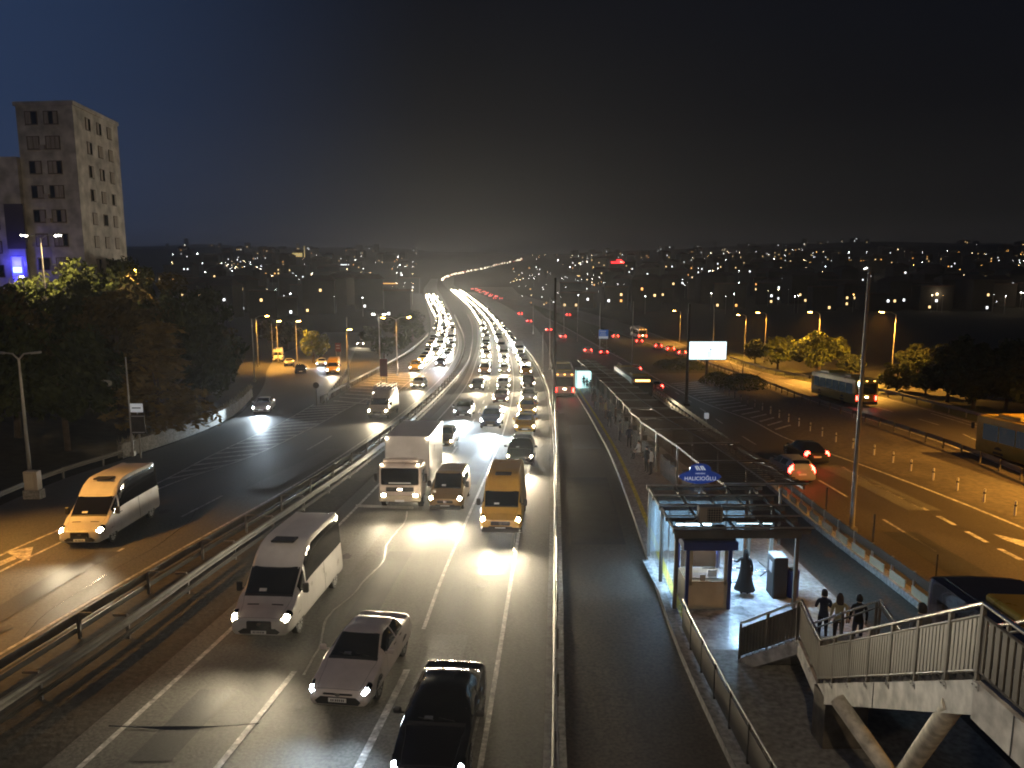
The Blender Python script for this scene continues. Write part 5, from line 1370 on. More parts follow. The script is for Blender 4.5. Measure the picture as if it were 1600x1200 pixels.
for px, py, ty, lb in ((987, 588, 474, 'pale mast right of the blue direction sign'), (937, 545, 475, 'pale mast behind the blue direction sign'), (902, 533, 475, 'pale mast second right of the dark thick mast'), (833, 522, 476, 'pale mast left of the dark thick mast'), (881, 522, 472, 'pale mast first right of the dark thick mast'), (1113, 560, 478, 'thin mast just beside the top of the billboard'), (848, 582, 520, 'short pale post on the kerb above the jam')):
    post_px(lb, (px, py), ty, r=.12)
# lit lamps along the bus road
for px, py, ty, lb, en, arm in ((1392, 600, 493, 'lit sodium lamp above the bushes beside the bus on the bus road', 60000, 180), (1276, 585, 492, 'lit sodium lamp rising behind the bright yellow-green tree', 34000, 200), (1163, 558, 495, 'lit sodium lamp, left of two close together beside the billboard', 20000, 200), (1194, 566, 492, 'lit sodium lamp, right of two close together beside the billboard', 20000, 200), (1062, 535, 488, 'lit lamp above the far road left of the billboard', 16000, 200)):
    post_px(lb, (px, py), ty, r=.11, arms=(R(arm),), lit='sodium', energy=en, col=SOD)
mast('sodium lamp post on the near bus road verge', (BUS_R(33) + 1.2, 33, zg(33)), 11.5, .12, (R(180),), 'sodium', 78000, SOD, group='near sodium lamp posts')
mast('sodium lamp post on the bus road verge among the dark trees', (BUS_R(54) + 3.5, 54, zg(54)), 10.5, .12, (R(180),), 'sodium', 30000, SOD)
mast('sodium lamp post on the near bus road verge', (BUS_R(8) + 1.2, 8, zg(8)), 11.5, .12, (R(180),), 'sodium', 60000, SOD, group='near sodium lamp posts')
mast('sodium lamp post on the slip road kerb at the near left', (LEFT_OUT(31) - 1.6, 31, zg(31)), 11, .12, (R(-12),), 'sodium', 14500, SOD, cone=98, aim=3)
mast('added warm lamp on a pole out of view behind the camera', (1.5, -6, zg(-6)), 15.5, .12, (R(90),), 'white_lamp', 5600, (1, .76, .48))  # added lamp, unseen; brightens the stairs and the nearest vehicles
mast('added warm lamp on the median, out of view, for the near main road', ((LC_IN(3) + M_LEFT(3)) / 2, 3, zg(3)), 11, .12, (R(0),), 'white_lamp', 1800, (1, .80, .58), cone=118, aim=4)  # added lamp, unseen; its cone brightens just the near carriageway
fl = mast('added floodlight mast out of view behind the camera, facing the traffic', (-1.5, -9, zg(-9)), 16.5, .12, (R(90),), 'white_lamp')  # added floodlight, unseen; lights vehicle fronts from the camera side
spot("lamp_light", (0, 2.4, 15.5), (-4.5, 89, -7.5), 45000, (1, .80, .58), 28, 1.0, .3, fl, 1.3)
spot('lamp_light', (0, 2.4, 15.5), (-36, 72, 8), 38000, (1, .74, .46), 34, 1.0, .3, fl, 1.2)  # second added beam, brings out the trees on the left slope


mast('sodium lamp post at the junction beside the parked vehicles', (LEFT_OUT(140) - 2, 140, zg(140)), 9, .12, (R(0),), 'sodium', 16000, SOD, group='sodium lamps of the road junction')
mast('sodium lamp post at the junction beside the parked vehicles', (LEFT_OUT(118) + 20, 121, zg(121)), 9, .12, (R(200), R(20)), 'sodium', 9000, SOD, group='sodium lamps of the road junction')
for px, py, en, lb in ((462, 503, 9000, 'lit amber lamp, right of a row over the side road'), (432, 503, 7000, 'lit amber lamp, left of a row over the side road'), (541, 516, 9000, 'lit amber lamp at the far end of the side road')):
    q = at_depth(px, py, 150); g0 = terrain(q.x, q.y)
    mast(lb, (q.x, q.y, g0), max(5, q.z - g0), .12, (R(-60),), 'sodium', en, SOD, size=.6)

# ------------------------------------------------------------------ signs, billboard, cabinet
bb = G(1104, 592, 0); dpt = bb.y
bd = thing('billboard', 'bright white lit billboard on a single dark post', 'billboard', bb)
wB, hB = 58 / FPX * dpt, 28 / FPX * dpt; zB = (592 - 561) / FPX * dpt
M['bill_white'] = glow('billboard_face', (.74, .95, 1), 1.05); M['bill_blue'] = glow('billboard_figure', (.10, .2, .62), .5); M['bill_pink'] = glow('billboard_pale', (.95, .86, .95), 1.0); M['bill_teal'] = glow('billboard_base', (.35, .80, .72), .9)
MB().cbox(0, .12, zB + hB / 2, wB + .2, .3, hB + .2, .03).build('casing', M['dark_metal'], bd)
fc = MB().box(0, -.05, zB + hB / 2, wB, .04, hB).build('lit_face', M['bill_white'], bd)
mb = MB(); mb.cbox(.02 * wB, -.075, zB + hB * .28, wB * .07, .01, hB * .38, .004); mb.cbox(.08 * wB, -.076, zB + hB * .30, wB * .05, .01, hB * .42, .004); mb.lathe([(.01, 0), (.16, .05), (.16, .25), (.02, .3)], 10, (.08 * wB, -.076, zB + hB * .52)); mb.build('print', M['bill_blue'], fc)
MB().box(-.22 * wB, -.074, zB + hB * .45, wB * .3, .008, hB * .4).build('print', M['bill_pink'], fc); MB().box(0, -.074, zB + hB * .05, wB * .98, .008, hB * .07).build('print', M['bill_teal'], fc)
MB().tube((0, .15, -.2), (0, .15, zB), .22, None, 12).build('post', M['dark_metal'], bd, True)
l = bpy.data.lights.new('billboard_glow', 'AREA'); l.shape = 'RECTANGLE'; l.size = wB; l.size_y = hB; l.energy = 60; l.color = (.8, .95, 1); link('billboard_glow', l, bd, (0, -.12, zB + hB / 2), (R(90), 0, 0))
def board(name, label, px0, py0, px1, py1, base_py, mats, lines=(), posts=1, cat='sign'):
    p = G((px0 + px1) / 2, base_py); d = p.y; g = thing(name, label, cat, p)
    w = (px1 - px0) / FPX * d; h = (py1 - py0) / FPX * d; z0 = (base_py - py1) / FPX * d
    bo_ = MB().cbox(0, 0, z0 + h / 2, w, .06, h, .02).build('board', M[mats], g)
    for (u, v_, uw, vh, m_) in lines: MB().box((u - .5) * w, -.035, z0 + h * v_, uw * w, .01, vh * h).build('print', M[m_], bo_)
    for k in range(posts):
        x = 0 if posts == 1 else (-.35 + .7 * k) * w; MB().tube((x, .06, -.2), (x, .06, z0 + h * .9), .05).build('post', M['pole'], g)
    return g
M['sign_lit_blue'] = newmat('road_sign_blue', (.03, .13, .5), .4, emit=(.03, .14, .5), es=.25)
M['sign_white'] = newmat('sign_white', (.7, .7, .7), .5, emit=(.7, .8, .9), es=.25)
M['sign_dark_red'] = newmat('sign_dark_red', (.12, .02, .02), .5)
board('direction_sign', 'small blue road direction sign with white lines on two posts', 935, 515, 950, 529, 549, 'sign_lit_blue', ((.45, .82, .6, .05, 'sign_white'), (.45, .62, .5, .05, 'sign_white'), (.45, .42, .6, .05, 'sign_white'), (.5, .14, .96, .26, 'sign_white')), 2)
board('info_sign', 'small white sign board on the grey post at the dark slope', 209, 627, 229, 641, 713, 'sign_white', ((.5, .5, .7, .12, 'cloth_slate'),))
board('frame_sign', 'empty dark sign frame below the small white sign', 209, 645, 231, 676, 716, 'dark_metal', ((.5, .93, .9, .05, 'p_silver'), (.5, .08, .9, .05, 'p_silver')))
board('notice_board', 'dark red notice board beside the mast in the road fork', 594, 560, 606, 588, 600, 'sign_dark_red', (), 2)
board('notice_board', 'dark framed board standing over the side road', 525, 535, 534, 549, 582, 'sign_dark_red', ((.5, .7, .6, .1, 'p_silver'), (.5, .4, .6, .1, 'p_silver')), 2)
gp = G(495, 634); rs = thing('round_sign', 'small dark round sign seen from behind at the fork nose', 'sign', gp)
MB().tube((0, 0, -.1), (0, 0, 2.2), .04).build('post', M['dark_metal'], rs); MB().tube((0, -.03, 2.3), (0, .02, 2.3), .34, None, 18).build('disc', M['dark_metal'], rs)
cp = LEFT_OUT(Y(52, 765)) - 1.3; yc = Y(52, 765)
cb = thing('electrical_cabinet', 'pale electrical cabinet at the foot of the unlit lamp post', 'cabinet', (at_depth(50, 740, 44).x, at_depth(50, 740, 44).y, terrain(at_depth(50, 740, 44).x, at_depth(50, 740, 44).y)))
MB().box(0, 0, .2, .95, .55, .9).build('plinth', M['concrete'], cb); MB().cbox(0, 0, 1.2, .8, .45, 1.1, .03).build('casing', M['p_beige'], cb); MB().box(-.08, -.235, 1.2, .5, .02, .85).build('door', M['cream_panel'], cb)
nb_ = G(1094, 668); yb_ = thing('marker_box', 'small pale box sign standing on the right road barrier', 'sign', (BAR_J(Y(1095, 680)), Y(1095, 680), zg(Y(1095, 680)) + .2))
MB().tube((0, 0, 0), (0, 0, 1.3), .04).build('post', M['galv'], yb_); MB().cbox(0, 0, 1.5, .35, .3, .5, .03).build('box', M['sign_white'], yb_)
for px, py, ty, lb in ((1289, 822, 757, 'thin pole on the barrier left of the tall mast'), (1362, 872, 797, 'thin pole on the barrier right of the tall mast'), (1462, 905, 862, 'thin post on the barrier above the passing bus roof')):
    p = G(px, py); g = thing('thin_pole', lb, 'pole', p); MB().tube((0, 0, -.1), (0, 0, (py - ty) / FPX * p.y), .035).build('shaft', M['dark_metal'], g); MB().box(0, 0, .05, .14, .14, .1).build('base', M['dark_metal'], g)

# ------------------------------------------------------------------ apartment building on the left
M['render_wall'] = noisy('rendered_wall', (.52, .49, .45), (.57, .535, .49), .15, (.8, .95), .05, fine=.6)
M['wall_purple'] = noisy('dark_facade', (.07, .06, .09), (.10, .09, .12), .4, (.6, .8), 0)
M['frame_brown'] = newmat('window_frame', (.12, .09, .07), .5); M['curtain'] = noisy('curtain', (.30, .26, .22), (.5, .44, .38), 1.4, (.8, .95), 0, stretch=(4, 4, .3))
M['blue_neon'] = glow('blue_neon', (.02, .02, 1), 5); M['cyan_sign'] = glow('cyan_sign', (.35, .65, 1), 4)
cA = at_depth(124, 300, 97); 
ab = thing('apartment_building', 'pale apartment block above the trees with rows of dark-framed windows', 'building', (cA.x, cA.y, 0))
# local axes: front runs to the left (towards -X), flank runs back to the right
tops = at_depth(124, 168, 97).z; zb0 = terrain(cA.x - 8, cA.y + 5) - 1
fd = Vector((-1, .10, 0)).normalized(); sd = Vector((-.13, 1, 0)).normalized()
def wallq(p0, d, l0, l1, z0, z1, nrm, off, th, nm, mat, parent=ab):
    a = p0 + d * l0 + nrm * off; b_ = p0 + d * l1 + nrm * off; mb = MB(); t_ = nrm * -th
    vs = [a + Vector((0, 0, z0)), b_ + Vector((0, 0, z0)), b_ + Vector((0, 0, z1)), a + Vector((0, 0, z1))]; vs += [v_ + t_ for v_ in vs]
    mb.add(vs, [(0, 1, 2, 3), (7, 6, 5, 4), (0, 4, 5, 1), (1, 5, 6, 2), (2, 6, 7, 3), (3, 7, 4, 0)]); return mb.build(nm, M[mat], parent)
O0 = Vector((0, 0, 0)); nf = Vector((fd.y, -fd.x, 0)); nf = nf if nf.y < 0 else -nf
ns = Vector((sd.y, -sd.x, 0)); ns = ns if ns.x > 0 else -ns
FW, SD_ = 7.6, 15.0
vs = []
for z_ in (zb0, tops):
    for p in (O0, fd * FW, fd * FW + sd * SD_, sd * SD_): vs.append(p + Vector((0, 0, z_)))
MB().add(vs, [(0, 1, 5, 4), (1, 2, 6, 5), (2, 3, 7, 6), (3, 0, 4, 7), (4, 5, 6, 7)]).build('wall', M['render_wall'], ab)
par = wallq(O0, fd, -.2, FW + .2, tops + .0, tops + .5, nf, .2, .4, 'parapet', 'render_wall'); wallq(O0, sd, -.2, SD_, tops + .005, tops + .5, ns, .2, .4, 'parapet', 'render_wall')
def window(p0, d, l0, w, z0, h, nrm, n=2, lit=None):
    fr = wallq(p0, d, l0, l0 + w, z0, z0 + h, nrm, .06, .06, 'window', 'frame_brown')
    for k in range(n):
        a = l0 + .12 + (w - .18) * k / n; wallq(p0, d, a, a + (w - .18) / n - .08, z0 + .12, z0 + h - .1, nrm, .09, .02, 'pane', lit or ('glass' if random.random() < .3 else 'curtain'), fr)
FH = 37.2 / FPX * 97
for r_ in range(9):
    zt = tops - .55 - r_ * FH
    for l0, w in ((2.0, 1.95), (4.75, 1.7)): window(O0, fd, l0, w, zt - 1.75, 1.65, nf, 3 if l0 < 3 else 2)
    for l0, w in ((3.6, 1.5), (7.2, 1.5), (10.8, 1.5)): window(O0, sd, l0, w, zt - 1.85, 1.6, ns, 2)
    for l0, w in ((1.95, 2.05), (4.7, 1.8)): wallq(O0, fd, l0, l0 + w, zt - 1.85, zt - 1.76, nf, .16, .16, 'sill', 'p_beige')
    if r_ in (1, 3, 4, 6): wallq(O0, fd, 4.0, 4.62, zt - 1.75, zt - 1.2, nf, .36, .34, 'air_conditioner', 'p_beige')
    wallq(O0, fd, 1.2, FW, zt - 2.25, zt - 2.13, nf, .08, .1, 'floor_band', 'render_wall')
# lower annex with the lit blue sign
O1 = fd * FW + nf * .6
ta = at_depth(20, 242, 95).z
vs = []
for z_ in (zb0, ta):
    for p in (O1, O1 + fd * 9, O1 + fd * 9 + sd * 12, O1 + sd * 12): vs.append(p + Vector((0, 0, z_)))
MB().add(vs, [(0, 1, 5, 4), (1, 2, 6, 5), (2, 3, 7, 6), (3, 0, 4, 7), (4, 5, 6, 7)]).build('annex_wall', M['render_wall'], ab)
z4 = at_depth(20, 316, 95).z; z5 = at_depth(20, 388, 95).z; z6 = at_depth(20, 445, 95).z
wallq(O1, fd, -.25, 2.3, z5, z4, nf, .12, .1, 'dark_panel', 'wall_purple')
wallq(O1, fd, -.1, 2.15, z6, z5, nf, .10, .08, 'pale_panel', 'p_white')
nz = at_depth(28, 405, 94)
sgp = wallq(O1, fd, .45, 1.75, z6 + .4, z5 - 1.0, nf, .3, .18, 'sign_box', 'blue_neon'); wallq(O1, fd, .55, 1.65, z6 + 1.5, z6 + 2.1, nf, .36, .04, 'sign_panel', 'cyan_sign', sgp)
l = bpy.data.lights.new('blue_sign_light', 'POINT'); l.energy = 260; l.color = (.05, .05, 1); l.shadow_soft_size = .3; link('blue_sign_light', l, ab, O1 + fd * 1.1 + nf * 1.0 + Vector((0, 0, z6 + 2.6)))
for r_ in range(5):
    zt = ta - 1.2 - r_ * FH
    for l0 in (3.1, 5.9): window(O1, fd, l0, 1.7, zt - 1.8, 1.6, nf, 2)
for px, py in ((62, 366), (86, 366)): pass
q = at_depth(63, 372, 79); g0 = terrain(q.x, q.y)
mast('lit double-headed street lamp before the apartment block', (q.x, q.y, g0), q.z - g0, .11, (R(175), R(5)), 'white_lamp', 7500, (1, .70, .38), alen=1.5)
q = at_depth(14, 436, 88); g0 = terrain(q.x, q.y)
mast('low white lamp at the foot of the apartment block, at the picture edge', (q.x, q.y, g0), max(4, q.z - g0), .1, (R(20),), 'white_lamp', 9000, (1, .84, .62), alen=1.0, size=.25)
q = at_depth(226, 425, 90); g0 = terrain(q.x, q.y)
mast('reddish lamp among the trees behind the drooping pine', (q.x, q.y, g0), max(5, q.z - g0), .11, (R(-100),), 'sodium', 22000, (1, .40, .12), alen=1.5, size=.2)

# ------------------------------------------------------------------ trees and bushes
def leafmat(n, c0, c1): return noisy(n, c0, c1, .8, (.85, 1), 0, spec=.1)
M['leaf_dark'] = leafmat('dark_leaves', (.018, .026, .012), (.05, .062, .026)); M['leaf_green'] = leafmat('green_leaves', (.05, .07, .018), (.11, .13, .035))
M['leaf_warm_lit'] = leafmat('warm_lit_leaves', (.05, .042, .020), (.10, .082, .036)); M['leaf_pine_lit'] = leafmat('warm_lit_needles', (.10, .075, .03), (.20, .15, .06)); M['bark'] = noisy('bark', (.04, .03, .02), (.09, .07, .05), 3, (.8, 1), .4)  # rust and lighter pine browns put warm lamplight into the leaf colour
def crown_mesh(kind, seed, mat, n=2600, leaf=.34):
    rn = random.Random(seed); mb = MB()
    def leaf_at(p, s, up=.4):
        n_ = Vector((rn.gauss(0, 1), rn.gauss(0, 1), rn.gauss(0, 1) + up)).normalized(); a = n_.orthogonal().normalized() * s; b = n_.cross(a) * .62
        mb.add([p - a, p + b * .8, p + a, p - b * .8], [(0, 1, 2, 3)])
    if kind == 'round':
        cl = []
        for i in range(46):
            v = Vector((rn.gauss(0, 1), rn.gauss(0, 1), rn.gauss(0, 1))).normalized(); rr = rn.uniform(.45, 1.0)
            cl.append((Vector((v.x * 2.6 * rr, v.y * 2.6 * rr, 2.6 + v.z * 2.3 * rr)), rn.uniform(.45, .95)))
        for i in range(n):
            c, r_ = rn.choice(cl); v = Vector((rn.gauss(0, 1), rn.gauss(0, 1), rn.gauss(0, 1))).normalized() * r_ * rn.uniform(.6, 1.0); leaf_at(c + v, leaf * rn.uniform(.5, 1.1))
    elif kind == 'pine':            # flat tiers of drooping boughs
        for t in range(9):
            z = .4 + t * .62; R0 = (3.1 - t * .31) * rn.uniform(.75, 1.1)
            for k in range(9):
                a = rn.uniform(0, 6.28); ln = R0 * rn.uniform(.55, 1.0)
                for i in range(n // 81):
                    u = rn.random() ** .6; p = Vector((math.cos(a) * ln * u, math.sin(a) * ln * u, z + .35 * u - .55 * u * u)) + Vector((rn.gauss(0, .22), rn.gauss(0, .22), rn.gauss(0, .09)))
                    leaf_at(p, leaf * rn.uniform(.5, 1.0), 2.0)
    elif kind == 'tall':
        for i in range(n):
            k = rn.randrange(26); rs_ = random.Random(seed * 50 + k); c = Vector((rs_.gauss(0, .9), rs_.gauss(0, .9), rs_.uniform(.6, 6.4))); r_ = rs_.uniform(.5, 1.1)
            v = Vector((rn.gauss(0, 1), rn.gauss(0, 1), rn.gauss(0, 1))).normalized() * r_ * rn.uniform(.5, 1.0); leaf_at(c + v, leaf * rn.uniform(.5, 1.1))
    else:                            # bush
        for i in range(n):
            a = rn.uniform(0, 6.28); u = rn.random() ** .4; z = rn.random() ** .8; r_ = 1.5 * math.sqrt(max(0, 1 - z * z)) * u * (1 + .15 * math.sin(a * 3 + seed))
            leaf_at(Vector((r_ * math.cos(a), r_ * math.sin(a), z * 1.15)), leaf * rn.uniform(.4, 1))
    return mb.mesh('crown', M[mat])
def trunk_mesh(h, r, seed):
    rn = random.Random(seed); mb = MB(); mb.tube((0, 0, -.4), (.08, .03, h * .6), r, r * .7, 8); mb.tube((.08, .03, h * .6), (0, .1, h + 1.6), r * .7, r * .25, 8)
    for k in range(6):
        a = k * 1.05 + rn.random(); z = h * rn.uniform(.6, 1.0); mb.tube((.05, .03, z), (1.4 * math.cos(a), 1.4 * math.sin(a), z + rn.uniform(.9, 1.7)), r * .4, r * .12, 6)
    return mb.mesh('trunk', M['bark'])
def tree(label, px, py, top_py, kind='round', mat='leaf_dark', depth=None, group=None, seed=1, wide=1.0, trunk=1.6, name=None, zbase=None, n=2600, leaf=.34):
    p = at_depth(px, py, depth) if depth else GT(px, py)
    p.z = terrain(p.x, p.y) if zbase is None else zbase
    d = p.y; top = CAMZ + (p.y * 0) + ray(px, top_py).z / ray(px, top_py).y * p.y
    H = max(1.5, top - p.z)
    natural = {'round': 5.2, 'pine': 5.9, 'tall': 7.3, 'bush': 1.3}[kind] + (trunk if kind != 'bush' else 0)
    s = H / natural; nm = name or {'pine': 'pine_tree', 'bush': 'bush'}.get(kind, 'broadleaf_tree')
    g = thing(nm, label, 'bush' if kind == 'bush' else 'tree', p, random.uniform(0, 6.28), group); g.scale = (s * wide, s * wide, s)
    q_ = max(.5, round(s * 2) / 2); lf = max(.10, min(leaf, leaf * 1.15 / q_)); nn = int(min(9000, n * max(1, (leaf / lf) ** 1.5)))
    link('crown', cached(('crown', kind, seed, mat, nn, lf), lambda: crown_mesh(kind, seed, mat, nn, lf)), g, (0, 0, trunk - .6 if kind != 'bush' else -.05))
    if kind != 'bush': link('trunk', cached(('trunk', seed), lambda: trunk_mesh(trunk + 1.2, .2, seed)), g)
    else: link('stem', cached(('stem', seed), lambda: trunk_mesh(.3, .06, seed)), g)
    return g
DTL = ['at the foot of the slope by the double-headed post', 'behind the double-headed unlit post', 'low in front of the pale cabinet side', 'just below the apartment block corner', 'left of the small white sign', 'tall one right of the apartment block', 'right of the drooping pine', 'above the pale retaining wall', 'small one at the bend of the slip road', 'cut by the left edge of the picture', 'tall one nearest the side road', 'lit from behind by the reddish lamp']
DG = 'dark trees on the left slope'
tree('yellow-lit tree beside the street lamp in front of the apartment block', 112, 470, 366, 'round', 'leaf_green', 84, seed=3, n=2600)
tree('tall pine-like tree with drooping tiers leaning over the slope', 250, 640, 478, 'pine', 'leaf_pine_lit', 62, seed=5, wide=1.15, n=4200)
tree('tree with rust lamplight put into its leaf colour, standing tallest behind the drooping pine', 240, 560, 398, 'tall', 'leaf_warm_lit', 84, seed=6, wide=1.1)
for i, (px, by_, ty, dp, k, sd_) in enumerate(((20, 600, 440, 60, 'round', 1), (60, 560, 420, 72, 'round', 2), (100, 620, 470, 58, 'round', 3), (150, 540, 395, 80, 'tall', 7), (185, 600, 430, 70, 'round', 4), (215, 580, 385, 90, 'tall', 8), (280, 600, 440, 84, 'round', 1), (320, 610, 470, 80, 'round', 2), (345, 590, 500, 98, 'round', 4), (-30, 620, 430, 55, 'round', 4), (330, 560, 430, 110, 'tall', 8), (180, 420, 378, 105, 'round', 4))):
    tree('dark tree on the left slope, ' + DTL[i], px, by_, ty, k, 'leaf_dark' if i % 4 else 'leaf_warm_lit', dp, DG, sd_, .84)
# right side
tree('big bright yellow-green tree lit by the street lamp behind the bus road', 1278, 588, 504, 'round', 'leaf_green', None, seed=3, n=5200, leaf=.3, wide=1.3)
tree('rounded tree left of the bright yellow-green tree', 1215, 578, 518, 'round', 'leaf_green', None, seed=4, wide=1.0)
tree('low dark tree between the bright tree and the paired lamps', 1180, 568, 528, 'round', 'leaf_dark', None, seed=1, wide=1.2)
tree('lit shrubby tree under the sodium lamp beside the bus', 1400, 612, 560, 'round', 'leaf_green', None, seed=2, wide=1.3, trunk=.9)
tree('shrubby tree right of the bus under the sodium lamp', 1445, 618, 570, 'round', 'leaf_green', None, seed=1, wide=1.2, trunk=.9)
for i, (px, by_, ty, sd_) in enumerate(((1330, 592, 548, 4), (1480, 630, 545, 3), (1520, 640, 540, 2), (1570, 645, 552, 1), (1610, 655, 560, 4), (1500, 612, 520, 1), (1560, 600, 515, 3), (1430, 590, 530, 2), (1595, 610, 530, 1))):
    tree('dark tree beyond the bus road, ' + ('between the bright tree and the bus', 'second right of the bus', 'third right of the bus', 'behind the bus at the picture edge', 'cut by the right edge of the picture', 'tallest of the belt', 'tall one above the bus at the edge', 'behind the sodium lamp beside the bus', 'tall one at the right edge')[i], px, by_, ty, 'round', 'leaf_dark', None, 'dark trees beyond the bus road', sd_, 1.2)
for px, py, ty, w_, lb in ((1160, 608, 580, 1.25, 'rounded bush on the verge just right of the billboard post'), (1122, 600, 578, 1.1, 'rounded bush on the verge at the billboard post'), (1065, 578, 556, 1.4, 'low bush on the verge left of the billboard'), (1040, 572, 560, 1.2, 'small bush on the verge farthest left of the billboard')):
    tree(lb, px, py, ty, 'bush', 'leaf_green', None, None, 1 + px % 3, w_, n=1800, leaf=.14)
tree('small lit tree over the side road junction', 490, 560, 510, 'round', 'leaf_green', 150, None, 4)
for i, (px, by_, ty) in enumerate(((450, 545, 500), (600, 560, 520), (625, 552, 515), (645, 535, 500), (420, 540, 498), (580, 540, 505), (640, 520, 478), (615, 530, 490))):
    tree('dark tree beyond the road fork, ' + ('left of the lit junction tree', 'right of the second bright mast', 'third right of the bright masts', 'nearest the carriageway bend', 'behind the parked vans', 'under the end of the side road', 'highest by the carriageway', 'behind the second bright mast')[i], px, by_, ty, 'round', 'leaf_dark', None, 'dark trees beyond the road fork', 1 + i % 4, 1.3)

# ------------------------------------------------------------------ the city on the hills
M['house_wall'] = noisy('house_walls', (.03, .027, .024), (.075, .066, .058), .05, (.8, .95), 0)
M['house_roof'] = noisy('roof_tiles', (.06, .035, .025), (.11, .06, .045), .2, (.8, .95), 0)
WINS = [glow('warm_window', (1, .66, .28), 2.2, False), glow('white_window', (.95, .97, 1), 2.6, False), glow('amber_window', (1, .45, .1), 2.2, False)]
FL = [glow('far_lamp_white', (.95, .97, 1), 60, False), glow('far_lamp_warm', (1, .75, .42), 52, False), glow('far_lamp_amber', (1, .5, .12), 40, False)]
def house_mesh(i):
    rn = random.Random(i); w, d, h = rn.uniform(9, 17), rn.uniform(9, 14), rn.uniform(7, 17); mb = MB(); mb.box(0, 0, h / 2 - 2, w, d, h + 4)
    mb.cur = 1
    if i % 2: mb.add([(-w / 2 - .5, -d / 2 - .5, h), (w / 2 + .5, -d / 2 - .5, h), (w / 2 + .5, d / 2 + .5, h), (-w / 2 - .5, d / 2 + .5, h), (-w / 2 + 2, 0, h + 2.4), (w / 2 - 2, 0, h + 2.4)], [(0, 1, 5, 4), (1, 2, 5), (2, 3, 4, 5), (3, 0, 4)])
    else: mb.box(0, 0, h + .3, w + .5, d + .5, .6)
    return mb.mesh('house', [M['house_wall'], M['house_roof']]), w, d, h
HM = [house_mesh(i) for i in range(8)]
wm = [MB().box(0, 0, 0, .95, .08, 1.15).mesh('window', m_) for m_ in WINS]
rn = random.Random(11)
def house(px, py, label, group, lits):
    p = GT(px, py)
    if p.y > 4200: return
    me, w, d, h = HM[rn.randrange(8)]; s = 1 + max(0, p.y - 500) / 3500
    o = link('house', me, None, p, (0, 0, rn.uniform(-.35, .35)), (s,) * 3); tag(o, label, 'house', group)
    cells = [(x, z) for x in range(int(w // 3)) for z in range(int(h // 3))]; rn.shuffle(cells)
    for x, z in cells[:lits]: link('window', wm[rn.choice((0, 0, 1, 1, 2))], o, (-w / 2 + 1.8 + x * 3, -d / 2 - .05, 1.6 + z * 3), None, (1, 1, 1))
for k in range(95): house(rn.uniform(265, 640), 400 + 98 * rn.random() ** 1.5, 'dim house with few lit windows on the left hillside', 'houses on the left hillside', rn.choice((1, 1, 2, 3)))
for k in range(165): house(rn.uniform(880, 1640), 398 + 88 * rn.random() ** 1.4, 'dim house with few lit windows on the right hillside', 'houses on the right hillside', rn.choice((1, 2, 2, 3)))
lm = [MB().lathe([(.05, -.4), (.42, -.2), (.5, .1), (.2, .4)], 6).mesh('bulb', m_) for m_ in FL]; pmh = MB().tube((0, 0, -1), (0, 0, 8), .12, .08, 5).mesh('street_lamp', M['pole'])
def flamp(px, py, label, group, k=None, size=1.0):
    p = GT(px, py)
    if p.y > 5200: return
    o = link('street_lamp', pmh, None, p); tag(o, label, 'street lamp', group)
    s = max(.55, p.y / 900) * size * rn.choice((.26, .32, .4, .5, .62)); link('bulb', lm[rn.choice((0, 0, 0, 1, 1, 2)) if k is None else k], o, (0, 0, 8), None, (s,) * 3)
    if rn.random() < .14:
        l = bpy.data.lights.new('lamp_light', 'POINT'); l.energy = 1000 * (p.y / 700); l.color = (1, .78, .5); l.shadow_soft_size = .5; link('lamp_light', l, o, (0, -1.2, 8))
for k in range(110): flamp(rn.uniform(265, 650), 402 + 96 * rn.random() ** 1.35, 'tiny street lamp glinting on the left hillside', 'street lamps on the left hillside')
for k in range(165): flamp(rn.uniform(830, 1640), 400 + 92 * rn.random() ** 1.25, 'tiny street lamp glinting on the right hillside', 'street lamps on the right hillside')
SK = [MB().box(0, 0, h_ / 2 - 6, w_, 16, h_ + 12).mesh('city_block', M['house_wall']) for w_, h_ in ((26, 30), (34, 22), (20, 42), (48, 18))]
for k in range(46):
    px = rn.choice((rn.uniform(260, 660), rn.uniform(840, 1620), rn.uniform(1050, 1620))); p = at_depth(px, 404, rn.uniform(2600, 3500)); p.z = terrain(p.x, p.y)
    o = link('city_block', SK[rn.randrange(4)], None, p, (0, 0, rn.uniform(-.4, .4)), (rn.uniform(.45, .85),) * 3); tag(o, 'dark city block breaking the far skyline', 'building', 'blocks on the far skyline')
    for q_ in range(rn.choice((0, 1, 2))): link('window', wm[rn.choice((0, 1))], o, (rn.uniform(-8, 8), -8.2, rn.uniform(4, 16)), None, (4, 1, 4))
mb = MB()
CL = [(rn.uniform(262, 655) if k < 13 else rn.uniform(800, 1640), 398 + 92 * rn.random() ** 1.5) for k in range(46)]
for k in range(430):
    cx_, cy_ = rn.choice(CL); px = cx_ + rn.gauss(0, 16); py = max(397, cy_ + rn.gauss(0, 3.5))
    if 655 < px < 780: continue
    p = GT(px, py)
    if p.y > 5400: continue
    r = p.y * rn.uniform(.00018, .00042); z = p.z + rn.uniform(2, 12); mb.cur = rn.choice((0, 0, 0, 1, 1, 2))
    mb.add([(p.x + r * math.cos(a * 2.0944), p.y + r * math.sin(a * 2.0944), z) for a in range(3)] + [(p.x, p.y, z + r), (p.x, p.y, z - r)], [(0, 1, 3), (1, 2, 3), (2, 0, 3), (1, 0, 4), (2, 1, 4), (0, 2, 4)])
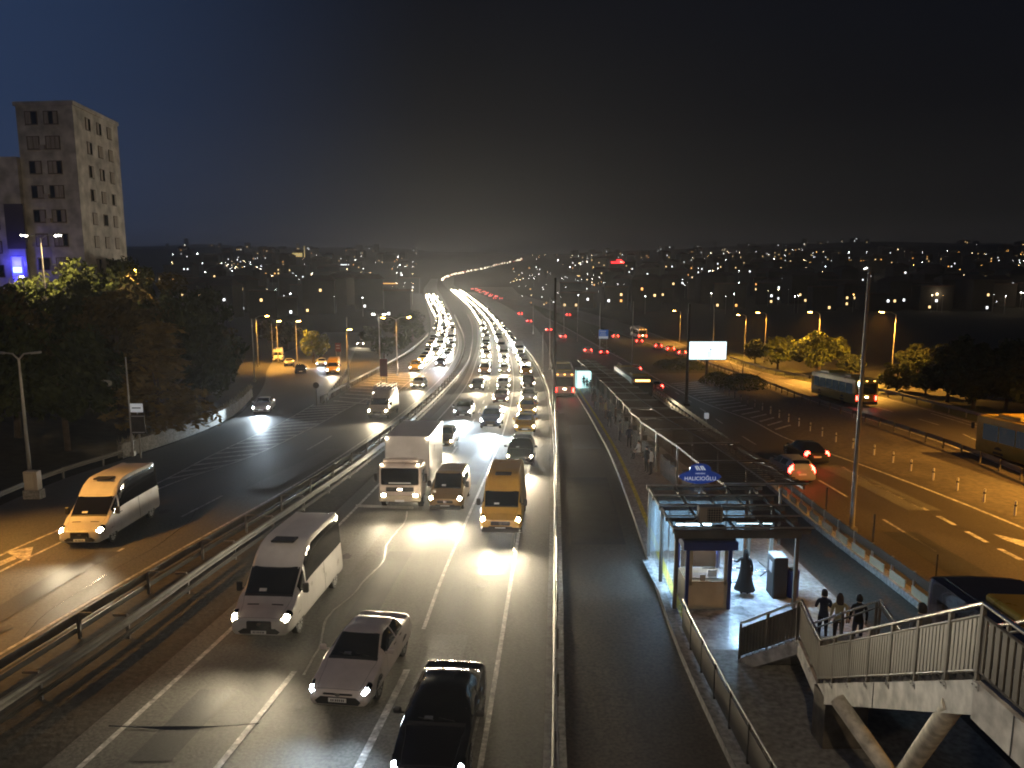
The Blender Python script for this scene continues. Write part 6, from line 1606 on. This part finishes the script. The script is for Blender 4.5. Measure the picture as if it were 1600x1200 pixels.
tag(mb.build('city_lights', [glow('tiny_lamp_white', (.95, .97, 1), 20, False), glow('tiny_lamp_warm', (1, .75, .42), 18, False), glow('tiny_lamp_amber', (1, .5, .12), 14, False)]), 'countless tiny lights sprinkled over the far hills', 'city lights', kind='stuff')
# the few landmarks on the skyline
def landmark(px, py, w_px, h_px, label, name, mat, cat='building'):
    p = GT(px, py); d = p.y; w, h = w_px / FPX * d, h_px / FPX * d
    g = thing(name, label, cat, p); MB().box(0, 0, h / 2 - 3, w, w * .6, h + 6).build('wall', M['house_wall'], g); return g, w, h, d
g, w, h, d = landmark(466, 402, 16, 8, 'floodlit yellow domed building with a thin tower on the skyline', 'domed_building', 'house_wall')
M['flood'] = glow('self_glowing_wall', (1, .72, .25), .8, False)  # floodlighting put into the wall as its own glow; no lamp shines here
MB().box(0, -w * .3 - .1, h * .45, w * .95, .2, h * .7).build('glowing_front', M['flood'], g); MB().lathe([(w * .3, 0), (w * .26, w * .12), (w * .14, w * .22), (.1, w * .26)], 12, (0, 0, h)).build('dome', M['house_roof'], g); MB().tube((w * .62, 0, 0), (w * .62, 0, h * 2.2), d / FPX * .7, d / FPX * .4, 8).build('minaret', M['flood'], g)
g, w, h, d = landmark(964, 417, 20, 6, 'building crowned by a glowing red sign on the right skyline', 'sign_building', 'house_wall')
M['red_neon'] = glow('red_neon', (1, .015, .02), 4, False)
mb = MB(); mb.box(0, -w * .31, h * 1.15, w, .4, h * .45); mb.box(w * .12, -w * .31, h * 1.6, w * .4, .4, h * .5); mb.build('red_sign', M['red_neon'], g)
for px, py, w_, k, lb in ((450, 476, 46, 1, 'low lit roof edge curving above the road junction'), (548, 419, 30, 1, 'long white-lit building on the left hillside'), (612, 448, 34, 2, 'orange-lit building below the left hillside')):
    g, w, h, d = landmark(px, py, w_, 7, lb, 'lit_building', 'house_wall'); MB().box(0, -w * .3 - .2, h * .75, w * .9, .3, h * .14).build('lit_strip', [WINS[1], WINS[1], WINS[2]][k], g)
for px, py in ((512, 457), (526, 458), (544, 452)): flamp(px, py, 'dazzling white floodlight low on the left hillside', 'white floodlights on the left hillside', 0, 2.2)
flamp(1313, 452, 'dazzling white floodlight on the right hillside', None, 0, 2.4)
print('objects', len(bpy.data.objects))
# ------------------------------------------------------------------ the night air
HAZE = .00024
hz_ = MB().box(0, 3660, 63, 12400, 7480, 153)
hm = bpy.data.materials.new('haze'); hm.use_nodes = True; hm.node_tree.nodes.clear()
ho = hm.node_tree.nodes.new('ShaderNodeOutputMaterial'); pv = hm.node_tree.nodes.new('ShaderNodeVolumePrincipled')
pv.inputs['Color'].default_value = (.9, .9, .92, 1); pv.inputs['Density'].default_value = HAZE; pv.inputs['Anisotropy'].default_value = .74
hm.node_tree.links.new(pv.outputs[0], ho.inputs['Volume'])
tag(hz_.build('haze', hm), kind='stuff')
S.cycles.volume_bounces = 0
